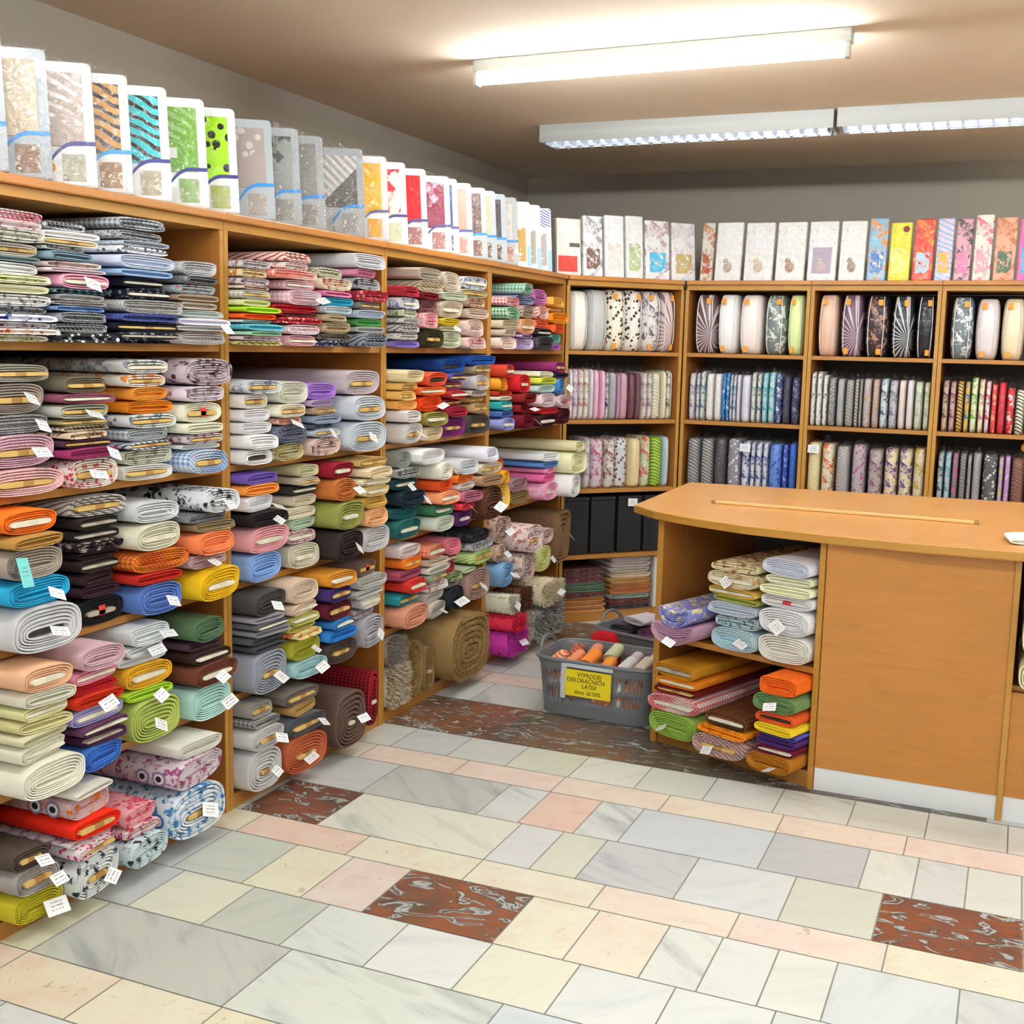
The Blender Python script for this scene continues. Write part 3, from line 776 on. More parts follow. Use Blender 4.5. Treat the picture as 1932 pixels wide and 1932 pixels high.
(1,4,0.090,"""2.797 3.004 0.3085 0.3639 dcdad2 s - n 0|white yellow-sunned
2.772 3.032 0.2120 0.3085 d3c8d0 p a0507a n o|lilac owl-printed
2.757 3.026 0.0500 0.2120 cfd8de p 3a7ab0 y b|blue owl-printed"""),
(2,0,0.060,"""3.205 3.360 1.8307 1.8576 cfc8ca p 8a7a86 f 0|grey floral
3.205 3.361 1.8017 1.8307 dcc8a0 p a8641e f 0|rust-printed cream
3.205 3.367 1.7764 1.8017 cbbcc4 p 7a6a78 f 0|lilac-grey printed
3.205 3.380 1.7639 1.7764 d6c0b4 p a05a4a f 0|thin coral-printed
3.205 3.376 1.7319 1.7639 d8d6cc c a8a89c y 0|cream checked
3.205 3.370 1.7086 1.7319 d4d8a0 s - f 0|pale yellow-green
3.205 3.386 1.6876 1.7086 a6d42a s - n 0|lime green
3.205 3.396 1.6664 1.6876 f2601e s - n 0|vivid orange
3.205 3.397 1.6544 1.6664 bcd0d0 c e4ece8 f 0|pale aqua
3.205 3.411 1.6298 1.6544 3a9cb6 w 7ac4d4 n 0|turquoise
3.205 3.414 1.6139 1.6298 9cc4a4 s - f 0|pale green
3.205 3.406 1.5979 1.6139 dcc4cc p a88494 f 0|pink-printed white
3.205 3.409 1.5820 1.5979 d6cc94 t 8a8a4a f 0|yellow striped"""),
(2,0,0.060,"""3.429 3.605 1.8670 1.9020 e2ddd4 t c04a4a f 0|red-lined white
3.429 3.605 1.8416 1.8670 e2ded8 p c05a5a f 0|white red-trimmed
3.364 3.615 1.8101 1.8416 e05a4c c f4d8d0 f 0|red-white hatched
3.452 3.637 1.7750 1.8101 ead8dc c d890a4 w 0|pink-rimmed white
3.464 3.650 1.7238 1.7750 dca4b4 c f4e4e8 f 1|pink zigzag
3.389 3.661 1.7014 1.7238 b01c28 s - f 0|deep red
3.416 3.662 1.6806 1.7014 9a1a20 s - k 0|crimson
3.400 3.674 1.6585 1.6806 b42430 d f0d0d0 f 0|red white-dotted
3.451 3.673 1.6223 1.6585 ecdade d d8a0b4 n 0|pink-dotted white
3.463 3.666 1.5820 1.6223 e0a8b4 s - w 0|rose"""),
(2,0,0.060,"""3.656 3.841 1.8292 1.8661 9ba088 t d0d0b8 f 0|sage layered
3.650 3.852 1.7836 1.8292 e0d4bc p b84a3c n 0|cream red-edged
3.656 3.859 1.7612 1.7836 cf7aa4 s - f 0|magenta-pink
3.663 3.888 1.7295 1.7612 38b0cf s - n 0|sky turquoise
3.665 3.881 1.7007 1.7295 a8bcc8 c e4ecf0 f 0|blue-white checked
3.677 3.846 1.6723 1.7007 bba888 s - f 0|sand
3.682 3.867 1.6294 1.6723 bba583 s - n 0|tan clear-wrapped
3.676 3.860 1.6043 1.6294 8a8478 c 3c3a3e f 0|brown-grey gingham
3.669 3.860 1.5820 1.6043 2c3350 d d4d8e4 n 0|navy white-dotted"""),
(2,0,0.060,"""3.901 4.110 1.8775 1.9360 cccdd2 s - f 0|silver-white
3.916 4.102 1.8449 1.8775 d98cac s - n 0|candy pink
3.923 4.115 1.7992 1.8449 a8aaae p 34363c f 0|black-grey printed
3.931 4.127 1.7547 1.7992 a42838 d d88a90 f 0|dark red dotted
3.931 4.096 1.7249 1.7547 8a8488 s - y 0|grey board-centred
3.917 4.144 1.6918 1.7249 9aaec6 c d4dce8 f 0|blue-grey gingham
3.939 4.137 1.6612 1.6918 4f9c55 s - n 0|grass green
3.939 4.129 1.6376 1.6612 a4a6a4 s - f 0|plain grey
3.943 4.142 1.5820 1.6376 9aa2ac t 4a5058 n 0|grey pinstriped"""),
(2,1,0.065,"""3.205 3.380 1.4243 1.4711 ccd0d6 p 6a7a9a y 0|blue-grey floral
3.205 3.361 1.3743 1.4243 e8e2de s - y 0|white yellow-centred
3.205 3.364 1.3303 1.3743 e4e2e6 s - n 0|white slit
3.205 3.362 1.2895 1.3303 e2e2e4 s - f 0|white folded-edge
3.205 3.363 1.2404 1.2895 e4e3e4 s - n 0|white layered
3.205 3.358 1.1870 1.2404 e4e3e3 s - k 0|thick white"""),
(2,1,0.060,"""3.383 3.585 1.3845 1.4625 d8d8ca s - n 0|ivory
3.367 3.550 1.3385 1.3845 dedac6 s - y 0|cream board-centred
3.384 3.563 1.3124 1.3385 d8a894 p 8a5a4a f 1|peach printed
3.372 3.582 1.2491 1.3124 3c4156 w 8a8ea0 f 0|navy tweed
3.366 3.566 1.1870 1.2491 cfc69c c 8a7a44 n 0|straw woven"""),
(2,1,0.055,"""3.599 3.772 1.3909 1.4533 a678d0 s - n 0|violet
3.593 3.775 1.3658 1.3909 b7a2c4 s - f 0|lilac
3.599 3.779 1.3370 1.3658 a08c78 s - y 0|beige-brown
3.596 3.786 1.3049 1.3370 8898ac s - n 0|steel blue
3.593 3.765 1.2869 1.3049 4c5668 p 8a94a4 f 0|slate printed
3.605 3.779 1.2576 1.2869 bccddc s - y 1|pale blue
3.592 3.796 1.1870 1.2576 dcc4b8 p 7a3a5a n 0|plum-trimmed cream"""),
(2,1,0.090,"""3.811 4.055 1.4029 1.4982 bfb2ba s - y 0|mauve-grey thick
3.812 4.065 1.3053 1.4029 c3cad2 s - y 0|blue-white thick
3.799 4.055 1.1870 1.3053 c3ccd6 s - y 1|ice-blue thick"""),
(2,2,0.065,"""3.205 3.398 1.1222 1.1590 6c52aa s - n 0|purple
3.205 3.392 1.0843 1.1222 e89040 s - n 0|orange
3.205 3.380 1.0285 1.0843 e4e4ec s - n 3|white double-tagged
3.205 3.427 0.9819 1.0285 261c20 s - n 0|black
3.209 3.439 0.8861 0.9819 e8a8b0 s - w 1|thick pink
3.207 3.441 0.7850 0.8861 86aadf s - n 0|sky-blue thick"""),
(2,2,0.040,"""3.552 3.694 1.1155 1.1590 c9c8a0 s - n 0|pale green
3.526 3.673 1.0875 1.1155 b8ae9c s - y 0|greige
3.514 3.682 1.0530 1.0875 34322f s - w 0|black white-board
3.526 3.680 1.0083 1.0530 d8cfb8 s - n 0|light beige
3.464 3.687 0.9662 1.0083 dfd8c2 s - n 0|ivory
3.513 3.689 0.9254 0.9662 b8ceb4 s - n 0|pale mint
3.482 3.659 0.8795 0.9254 c4acac d 8a5a64 w 0|pink-grey dotted
3.488 3.683 0.7850 0.8795 cfcbb8 s - w 0|cream thick"""),
(2,2,0.095,"""3.697 3.841 1.0991 1.1590 92192a s - w 0|dark red
3.693 3.856 1.0153 1.0991 b86c32 s - n 1|rust
3.692 3.892 0.9055 1.0153 8e9248 s - w 0|olive thick
3.686 3.897 0.7850 0.9055 302726 s - n 1|dark brown thick"""),
(2,2,0.105,"""3.897 4.097 1.1223 1.1590 c8a868 s - y 0|mustard cream
3.897 4.105 1.0829 1.1223 dcccaa s - n 0|clear cream
3.875 4.058 1.0542 1.0829 e0d4b4 s - w 0|cream white-board
3.903 4.074 1.0085 1.0542 e2cc8c s - w 0|buttermilk
3.898 4.095 0.9628 1.0085 c29a4c s - n 0|old gold
3.907 4.088 0.8900 0.9628 e4ae7e s - n 0|apricot
3.900 4.143 0.7850 0.8900 c8c6c8 s - n 0|grey-white thick"""),
(2,3,0.075,"""3.214 3.420 0.6708 0.7590 4c4846 s - n 1|charcoal thick
3.224 3.380 0.6499 0.6708 9a98a4 s - f 0|grey-lilac
3.224 3.412 0.6228 0.6499 5c5e66 s - w 0|dark grey white-board
3.229 3.421 0.6001 0.6228 85868c s - f 0|mid grey
3.229 3.422 0.5677 0.6001 585a62 s - n 0|slate
3.239 3.409 0.5437 0.5677 45464a s - f 0|dark charcoal
3.205 3.434 0.3970 0.5437 8f95a2 s - y 2|blue-grey thick"""),
(2,3,0.090,"""3.423 3.605 0.6767 0.7590 d0bca6 s - n 0|beige
3.424 3.610 0.6347 0.6767 cbb09c s - w 0|pink-beige
3.436 3.611 0.5987 0.6347 b0ae5a s - w 0|olive-yellow
3.425 3.609 0.5732 0.5987 b4b058 s - n 0|olive
3.448 3.614 0.5475 0.5732 cfc48a p d84a20 f 0|red-lettered cream
3.437 3.624 0.4649 0.5475 a6a232 s - n 1|moss green
3.441 3.655 0.3970 0.4649 a0c6ca s - n 1|pale aqua"""),
(2,3,0.110,"""3.630 3.804 0.7013 0.7590 c98628 s - w 0|mustard
3.628 3.797 0.6463 0.7013 402c68 s - y 0|indigo
3.619 3.812 0.5789 0.6463 5a182a s - y 0|burgundy
3.644 3.798 0.5415 0.5789 2c6cac s - w 0|medium blue
3.627 3.828 0.4935 0.5415 2f7ccc s - n 0|bright blue
3.658 3.850 0.3970 0.4935 50443f s - y 0|grey-brown thick"""),
(2,3,0.060,"""3.947 4.111 0.6810 0.7450 80695f s - y r|brown red-taped
3.940 4.169 0.6294 0.6810 b9b7b2 s - n 0|grey-white
3.903 4.145 0.6007 0.6294 b0b0ae s - n 0|ash grey
3.949 4.129 0.5522 0.6007 cfccc8 s - w 0|off-white
3.911 4.098 0.5207 0.5522 98a0aa p b85a5a f 0|grey-blue printed
3.919 4.148 0.3970 0.5207 a6a3aa s - n 1|lilac-grey thick"""),
(2,4,0.085,"""3.205 3.344 0.3194 0.3710 908c88 s - y 0|warm grey
3.205 3.353 0.2873 0.3194 a4a2a2 c 5a585a f 0|grey plaid
3.205 3.375 0.2020 0.2873 c4c3c4 s - y 1|grey-white
3.205 3.388 0.0500 0.2020 c6c6c8 s - y 1|thick grey-white"""),
(2,4,0.105,"""3.381 3.585 0.3143 0.3710 6e645d s - y 0|taupe
3.412 3.598 0.2717 0.3143 a88750 s - n 0|tan
3.391 3.615 0.1941 0.2717 575a62 s - y 1|slate grey
3.392 3.643 0.0500 0.1941 b65f3c s - y 1|terracotta"""),
(2,4,0.085,"""3.699 3.949 0.0500 0.2670 5f4a41 s - w 1|huge brown"""),
(2,4,0.050,"""4.024 4.120 0.0500 0.2868 3a0f18 c b01c28 w 0|red-black plaid"""),
(3,0,0.060,"""4.248 4.397 1.7875 1.8326 a32a38 s - f 0|dark red side-lying
4.248 4.396 1.7378 1.7875 d8dae0 p 6a7ab0 w 0|blue floral white
4.248 4.401 1.7052 1.7378 c9ccb8 p 6a7a5a f 0|pale green floral
4.248 4.409 1.6792 1.7052 d0d0d0 p 8a8a8c f 0|grey-white printed
4.248 4.414 1.6440 1.6792 c8c4c4 t 6a6468 f 0|grey zigzag
4.248 4.421 1.6129 1.6440 d6d4d2 p 9a9698 f 0|white printed
4.248 4.446 1.5820 1.6129 8c7cc8 s - n 0|lavender"""),
(3,0,0.060,"""4.395 4.600 1.8651 1.9169 b6ac9e s - f 0|beige-grey
4.413 4.602 1.8146 1.8651 c8bca4 t 8a7e68 f 0|beige striped
4.409 4.585 1.7841 1.8146 7d1c22 s - f 0|wine red
4.408 4.568 1.7319 1.7841 8c6060 p 5a2a30 f 0|brown-red
4.417 4.593 1.6662 1.7319 d8828e c f0c0c4 f 0|pink-red checked
4.449 4.623 1.5820 1.6662 3a3620 s - y 0|dark olive"""),
(3,0,0.060,"""4.622 4.801 1.8266 1.9149 c4b6a8 s - n 0|beige
4.605 4.835 1.7913 1.8266 c8d0bc s - n 0|pale mint
4.596 4.805 1.7130 1.7913 cdbfae s - w 0|beige board-centred
4.612 4.796 1.6805 1.7130 d8c22e s - f 0|lemon yellow
4.634 4.847 1.6570 1.6805 d6d6bc s - n 1|pale straw
4.626 4.855 1.5820 1.6570 cdd3ba s - n 0|pale green thick"""),
(3,0,0.060,"""4.857 5.125 1.8525 1.9100 d4d8e0 p 4a5aa0 w 0|blue-printed white
4.838 5.096 1.8129 1.8525 b4b09c s - y 0|greige
4.872 5.098 1.7689 1.8129 c0a48c p 7a4a30 f 0|brown floral
4.874 5.107 1.7187 1.7689 d0bcae s - n 0|beige rolled
4.860 5.067 1.6364 1.7187 d4bcb4 s - n 0|pink-beige
4.858 5.070 1.5820 1.6364 dcc0bc p c86a6a f 0|pink-printed white"""),
(3,1,0.075,"""4.248 4.414 1.4410 1.4939 e3d4aa s - n 0|cream
4.248 4.400 1.4078 1.4410 e8c070 s - y 0|yellow-cream
4.248 4.379 1.3678 1.4078 ecc070 s - y 0|amber
4.248 4.389 1.3285 1.3678 eeb060 s - n 0|peach-orange
4.248 4.405 1.2776 1.3285 d9d5d3 s - n 0|grey-white
4.248 4.445 1.1870 1.2776 dad7d6 s - y 1|thick grey-white"""),
(3,1,0.070,"""4.446 4.664 1.4210 1.4837 e2583a s - k 0|coral
4.405 4.644 1.3829 1.4210 f27030 s - w 0|orange white-board
4.408 4.656 1.3137 1.3829 f4521a s - n 1|vivid orange
4.448 4.648 1.2514 1.3137 8f8640 s - w 0|olive
4.452 4.650 1.1870 1.2514 d9c6a4 s - n 0|beige layered"""),
(3,1,0.050,"""4.691 4.910 1.4722 1.5390 204c9c s - k 0|deep blue
4.704 4.895 1.4390 1.4722 5a4c94 s - y 0|violet-blue
4.705 4.885 1.3972 1.4390 9c4a6c s - y 0|mauve
4.706 4.910 1.3590 1.3972 b42a30 s - w 0|red
4.707 4.876 1.3261 1.3590 8c2a42 s - y 0|burgundy
4.709 4.895 1.2792 1.3261 9c2038 s - n 0|crimson
4.689 4.903 1.1870 1.2792 7c2a72 s - y 0|purple"""),
(3,1,0.050,"""4.938 5.196 1.5082 1.5541 2a5cb4 s - f 0|royal blue
4.988 5.179 1.4631 1.5082 a89884 s - y 0|clear-wrapped tan
4.978 5.182 1.3907 1.4631 c8c0c4 s - y 0|white-lilac
4.945 5.140 1.3629 1.3907 a89c94 s - f 0|grey-beige
4.970 5.129 1.3296 1.3629 b8945c s - y 0|golden tan
4.959 5.131 1.2837 1.3296 a88c60 s - y 0|caramel
4.926 5.140 1.1870 1.2837 4e4442 s - y 0|grey-brown"""),
(3,2,0.055,"""4.248 4.370 1.0878 1.1590 8e948c s - n 0|grey
4.248 4.445 1.0442 1.0878 a4a8a4 p 5a5e5c f 0|grey printed
4.253 4.446 0.9934 1.0442 2c525a s - w 1|dark teal
4.274 4.480 0.9184 0.9934 1f3140 s - n 1|navy teal
4.248 4.439 0.8712 0.9184 205c62 s - n 0|teal
4.248 4.473 0.7850 0.8712 2a6c6a s - w 0|blue-green thick"""),
(3,2,0.100,"""4.373 4.594 1.0923 1.1590 ecebea s - n 0|white slanting
4.530 4.673 1.0123 1.0923 efe9da s - n 1|white cream-centred
4.537 4.687 0.9639 1.0123 d8521f s - n 0|red-orange
4.522 4.721 0.9069 0.9639 f0966c s - w 0|peach
4.524 4.689 0.8552 0.9069 427c5a s - w 0|green
4.521 4.708 0.7850 0.8552 cfd6c6 s - n 0|pale green-white"""),
(3,2,0.120,"""4.705 4.900 1.0222 1.0906 c8ccd2 s - n 0|silver-grey
4.690 4.903 0.9833 1.0222 f07c28 s - n 1|orange
4.737 4.904 0.9472 0.9833 dedad4 s - w 0|white board
4.724 4.900 0.8955 0.9472 b46c82 s - n 0|mauve-pink
4.699 4.870 0.8630 0.8955 c43040 s - n 1|red
4.711 4.873 0.7850 0.8630 5c2a6a s - w 0|purple"""),
(3,2,0.120,"""4.942 5.126 1.0569 1.1292 dcdde8 s - n 0|lavender-white long
4.932 5.143 1.0007 1.0569 dfd2ba s - y 0|cream
4.915 5.139 0.9490 1.0007 a98a6a s - f 0|tan layered
4.926 5.200 0.7850 0.9490 5c3628 s - n 2|oval dark brown"""),
(3,3,0.070,"""4.271 4.457 0.7019 0.7590 d9c9c9 s - n 0|white-pink
4.302 4.467 0.6533 0.7019 e87c28 s - y 0|orange
4.253 4.479 0.6091 0.6533 9a485c s - n 0|mauve-red
4.304 4.481 0.5509 0.6091 ca3028 s - w 0|red white-board
4.265 4.463 0.4999 0.5509 2a8c9a s - y 0|teal
4.276 4.494 0.3970 0.4999 d8977c s - n 0|salmon thick"""),
(3,3,0.070,"""4.470 4.661 0.6734 0.7288 b85030 c e0a080 w 0|orange-red plaid
4.482 4.677 0.6358 0.6734 c0b09a s - n 0|beige
4.484 4.695 0.6020 0.6358 ccc8c2 s - f 0|white-grey
4.493 4.685 0.5655 0.6020 a8a080 t 5a9aa0 y 0|tan aqua-striped
4.483 4.698 0.5211 0.5655 d2ccc8 p b83a3a f 0|red-flecked white
4.498 4.699 0.4682 0.5211 c2bcb4 s - f 0|greige layered
4.497 4.701 0.3970 0.4682 b8b0a6 s - n 1|grey-beige"""),
(3,3,0.065,"""4.680 4.821 0.6590 0.7351 d87a8c s - n 0|pink teal-edged
4.704 4.823 0.6197 0.6590 a04a5c s - w 0|mauve red
4.705 4.825 0.5725 0.6197 a82a40 p 3a1a28 f 0|plum-red
4.718 4.851 0.5305 0.5725 8a9a6a p 5a6a3a f 0|moss printed
4.708 4.865 0.4991 0.5305 8a8e8c s - f 0|grey thin
4.710 4.905 0.3970 0.4991 22262e s - n 2|black-navy"""),
(3,3,0.060,"""4.941 5.178 0.6729 0.7340 2e3036 p 5a5c62 n 0|charcoal
4.969 5.222 0.6305 0.6729 c4c2c4 p 6a686c f 0|grey-white speckled
4.946 5.225 0.5653 0.6305 c8d4a0 t 8ab83a y 0|lime and white
4.872 5.012 0.5454 0.5653 bccaa8 s - f 0|green-white thin
4.913 5.176 0.3970 0.5454 a4867e s - y 1|mauve-brown"""),
(4,0,0.060,"""5.275 5.462 1.7903 1.8379 c04858 c f0d8d8 n 0|red gingham
5.275 5.484 1.7270 1.7903 3f8a58 c c4dcc8 n 0|green gingham
5.275 5.484 1.6800 1.7270 d0c2a8 s - n 0|beige
5.275 5.460 1.6453 1.6800 cabcac s - n 0|light taupe
5.275 5.463 1.5820 1.6453 e4d0c4 s - n 0|cream-pink thick"""),
(4,0,0.060,"""5.503 5.661 1.8538 1.9165 4a8c6c c b8d4c4 n 0|topmost green checked
5.465 5.678 1.8052 1.8538 3c4470 c a8acc8 n 0|navy checked
5.496 5.713 1.7400 1.8052 8a6a58 t e0d4cc n 0|brown-white zigzag
5.487 5.711 1.6589 1.7400 f0b284 s - w 0|peach
5.475 5.677 1.6406 1.6589 7a4a90 c c8b0d4 f 0|purple gingham
5.471 5.687 1.5820 1.6406 a88ac8 c e0d4ec n 0|lilac gingham"""),
(4,0,0.060,"""5.681 5.885 1.8117 1.8969 a84c9a t e0a0c8 n 0|magenta striped
5.729 5.883 1.7406 1.8117 e4d0c4 t c84a4a n 0|red-striped white
5.725 5.911 1.6928 1.7406 f0724a s - n 0|orange-red
5.736 5.928 1.6530 1.6928 2a2a2e s - w 0|black
5.710 5.948 1.5820 1.6530 5a5c60 c 1c1c20 n 0|charcoal gingham"""),
(4,0,0.060,"""5.895 6.115 1.8086 1.8652 f0b252 s - n 0|light orange
5.913 6.110 1.7834 1.8086 f08a30 s - w 0|orange board-centred
5.917 6.138 1.7235 1.7834 f69420 s - n 0|amber orange
5.931 6.143 1.6709 1.7235 e86228 s - n 0|red-orange
5.951 6.114 1.6162 1.6709 6cb2aa s - n 0|teal
5.960 6.109 1.5820 1.6162 a868b2 s - f 0|purple"""),
(4,1,0.060,"""5.275 5.414 1.4479 1.5100 c8422c s - w 0|red-orange
5.275 5.419 1.3805 1.4479 f2a432 s - n 0|yellow-orange
5.275 5.417 1.3542 1.3805 b03a20 s - f 0|dark rust
5.275 5.403 1.3329 1.3542 dcdcc8 s - f 0|pale cream
5.275 5.420 1.2844 1.3329 2a9ca2 s - w 0|turquoise
5.275 5.425 1.2494 1.2844 4a6cac s - n 0|denim blue
5.275 5.425 1.1870 1.2494 8c94cc s - w 0|periwinkle"""),
(4,1,0.105,"""5.425 5.589 1.3673 1.4633 c42028 s - w 0|scarlet
5.429 5.583 1.3152 1.3673 841a1a s - n 0|dark red
5.435 5.592 1.2651 1.3152 84161e s - n 1|dark crimson
5.428 5.597 1.1870 1.2651 6c1022 s - n 1|burgundy"""),
(4,1,0.135,"""5.620 5.794 1.4442 1.4734 dcd8c0 s - w 0|white-cream
5.601 5.797 1.4061 1.4442 cad24a s - n 0|yellow-green
5.599 5.784 1.3639 1.4061 bcd4d0 s - n 0|pale aqua
5.612 5.820 1.2883 1.3639 dac4cc s - n 1|pinkish white
5.619 5.841 1.2529 1.2883 c42a32 s - n 0|red
5.600 5.844 1.1870 1.2529 3c1222 s - w 0|dark maroon"""),
(4,1,0.120,"""5.846 5.993 1.4646 1.5227 8e2c64 s - y 0|plum
5.849 6.005 1.4354 1.4646 34284c s - f 0|navy-plum
5.869 6.026 1.3483 1.4354 4c8acc s - n 1|blue
5.884 6.058 1.2748 1.3483 cdb4bc s - n r|pinkish-grey
5.890 6.074 1.1870 1.2748 4e1220 s - n 0|oxblood"""),
(4,2,0.050,"""5.280 5.380 0.9859 1.0507 c85c28 s - n 0|orange-brown
5.312 5.427 0.9197 0.9859 f0aa22 s - n 0|golden yellow
5.316 5.461 0.7850 0.9197 f5c254 s - w 0|yellow"""),
(4,2,0.035,"""5.486 5.739 0.8536 0.9247 aa848e s - f 0|mauve folded
5.512 5.775 0.7850 0.8536 8c7248 s - f 0|tan folded"""),
(4,2,0.105,"""5.720 5.921 0.9997 1.0464 e8e8ea s - n 0|white long
5.739 5.933 0.9633 0.9997 5c8cca s - n 0|blue long
5.774 5.927 0.9310 0.9633 e88cb2 s - n 0|light pink long
5.752 5.930 0.8851 0.9310 e870a8 s - n 0|hot pink long
5.778 5.953 0.7850 0.8851 f0a2c0 d f8d0e0 w 0|pink dotted long"""),
(4,2,0.190,"""5.972 6.157 1.0393 1.0932 dcd4a8 s - n 0|pale olive cream
5.961 6.184 0.9157 1.0393 f0e9bc s - n h|hollow cream
5.956 6.179 0.7850 0.9157 f2efe8 s - n 0|ivory folded thick"""),
(4,3,0.065,"""5.275 5.446 0.6178 0.7584 baa096 p 7a5048 n 1|brown-pink printed
5.275 5.418 0.5249 0.6178 c4aa9c p 8a6a58 y 1|beige-pink
5.275 5.452 0.3970 0.5249 7caad2 s - n 1|light blue"""),
(4,3,0.125,"""5.449 5.684 0.5515 0.6923 dacac6 p b06a6a y 0|rose-printed open
5.455 5.670 0.3970 0.5515 cab6ae p 8a6860 n 0|beige-rose rectangular"""),
(4,3,0.095,"""5.775 5.954 0.5423 0.6326 d2bab6 p b08a88 n 0|pale pink
5.750 5.946 0.3970 0.5423 d2d68a s - n 1|yellow-green"""),
(4,3,0.070,"""6.028 6.258 0.3970 0.7019 8c6c4a t 6a4e34 f 1|tall tan folded"""),
(5,0,0.115,"""0.096 0.254 0.5243 0.5896 8c90da p e4e0a0 d 0|blue floral draped
0.068 0.271 0.4550 0.5243 ba92aa s - d 1|mauve draped"""),
(5,0,0.020,"""0.282 0.492 0.7675 0.8024 e0d4ac p 8a5a3a f 0|cream brown-printed
0.257 0.495 0.7052 0.7675 e2d8b8 p c0924a w 1|cream ochre-printed
0.260 0.485 0.6674 0.7052 e0bc58 s - w 0|golden
0.271 0.499 0.6443 0.6674 a4ac4c s - f 0|olive green
0.261 0.485 0.5932 0.6443 c9d2de s - n 0|pale blue
0.291 0.492 0.5454 0.5932 bccacc d 5a7a8a n 0|blue-grey dotted
0.274 0.494 0.4550 0.5454 a0c8d8 c dcecf0 n 1|aqua plaid"""),
(5,0,0.035,"""0.502 0.716 0.7855 0.8508 d8dcee s - n 0|bluish white
0.513 0.717 0.7487 0.7855 eeecd0 s - n 0|ivory
0.500 0.722 0.7113 0.7487 ecebc9 s - n 0|cream
0.503 0.722 0.6639 0.7113 e6e5f0 s - r 0|white red-marked
0.502 0.722 0.5643 0.6639 e6e7f2 s - n 2|thick white
0.497 0.722 0.4550 0.5643 e6e4dc s - n 0|oval ivory"""),
(5,1,0.050,"""0.041 0.256 0.3085 0.3633 ca8c20 s - s 0|mustard
0.061 0.263 0.2679 0.3085 e98a18 s - w 0|orange
0.050 0.246 0.2348 0.2679 7c2018 s - y 0|dark red
0.032 0.272 0.1645 0.2348 e2dcd8 c d84050 w 0|red-checked white
0.032 0.272 0.0600 0.1645 9abc52 s - n 1|lime green"""),
(5,1,0.105,"""0.331 0.531 0.1817 0.2353 7c4a28 c 3a2010 w 0|brown plaid
0.302 0.533 0.1472 0.1817 ea9018 p c8641a f 0|orange printed
0.289 0.521 0.0600 0.1472 d0a8a4 t 8a7a78 y 1|pink-grey banded"""),
(5,1,0.100,"""0.571 0.722 0.3586 0.4260 f26a18 s - f 0|bright orange
0.541 0.722 0.2889 0.3586 6c8c5a s - n 1|sage green
0.553 0.722 0.2452 0.2889 e25c28 s - k 0|orange-red
0.552 0.722 0.2083 0.2452 ead02a s - n 0|yellow
0.566 0.722 0.1899 0.2083 5a5aba s - f 0|violet-blue
0.555 0.722 0.1596 0.1899 4c2c72 s - f 0|purple
0.564 0.722 0.1312 0.1596 6a1030 s - w 0|maroon
0.524 0.722 0.0600 0.1312 b2721f s - n 1|thick ochre"""),
(3,4,0.020,"""4.248 4.392 0.2409 0.3710 9a9288 u 6a6058 n 0|grey-brown shaggy
4.248 4.441 0.0500 0.2409 d8ccb8 u 8a6a4a n r|white-brown tufted"""),
(3,4,0.020,"""4.444 4.575 0.0500 0.3090 9a7e52 u 7a6238 n 0|tan plush folded"""),
(3,4,0.025,"""4.578 4.663 0.0500 0.2589 9c8054 u 80683c w 0|tan plush board-centred"""),
(3,4,0.100,"""4.666 5.080 0.0500 0.3710 967a4c u 7a6036 n 0|huge camel plush"""),
(4,4,0.135,"""5.275 5.373 0.2721 0.3710 d6d4c0 u b0b09a n 1|cream-white shaggy
5.275 5.407 0.1835 0.2721 e03452 u b81838 n 0|crimson shaggy
5.275 5.506 0.0500 0.1835 d644b4 u a82890 w 1|magenta shaggy"""),
(4,4,0.120,"""5.457 5.596 0.2443 0.3710 6e4430 u 4a2a1c n 0|dark brown shaggy
5.509 5.587 0.0500 0.2443 c8bca4 u a09078 n 0|beige shaggy"""),
(4,4,0.155,"""5.624 5.914 0.2403 0.3710 dacfb4 u b8aa8a n 1|long cream shaggy
5.590 6.001 0.0500 0.2403 b8b4ac u 4a4c50 n 0|grey-white wolf-like shaggy"""),
]
rnd = random.Random(11)
cnt = {}
for s in STACKS: cnt[(s[0], s[1])] = cnt.get((s[0], s[1]), 0)+1
seen = {}
for bay, sh, p, rows in STACKS:
    si = seen.get((bay, sh), 0); seen[(bay, sh)] = si+1
    for ri, r in enumerate(rows.strip().split('\n')):
        a, desc = r.split('|'); q = a.split()
        rr = [float(v) for v in q[:4]] + q[4:] + [desc]
        fabric(bay, sh, p, si, cnt[(bay, sh)], ri, len(rows.strip().split('\n')), rr, rnd)

# ------------------------------------------------------------------ bedding packs
NTH = ['first','second','third','fourth','fifth','sixth','seventh','eighth','ninth','tenth','eleventh','twelfth','thirteenth','fourteenth','fifteenth','sixteenth','seventeenth','eighteenth','nineteenth','twentieth']
def pillow(w, d, h, n=24, ex=6.0, bul=0.0, zr=0.02):
    """soft upright block: local x across, y into the shelf (front at 0), z up"""
    R = []
    zz = [0, 0.25*zr, zr, h*0.2, h*0.4, h*0.6, h*0.8, h-zr, h-0.25*zr, h]
    sc_ = [0.80, 0.93, 1.0, 1, 1, 1, 1, 1.0, 0.93, 0.80]
    for z, s in zip(zz, sc_):
        v = z/h
        bk = s*(1 - bul*(abs(2*v-1)**2.2))
        r = []
        for i in range(n):
            th = 2*PI*i/n
            r.append((w/2*bk*sgnp(math.cos(th), 2/ex), d/2 + d/2*min(bk*1.0, 1)*sgnp(math.sin(th), 2/ex), z))
        R.append(r)
    return MB().rings(R)
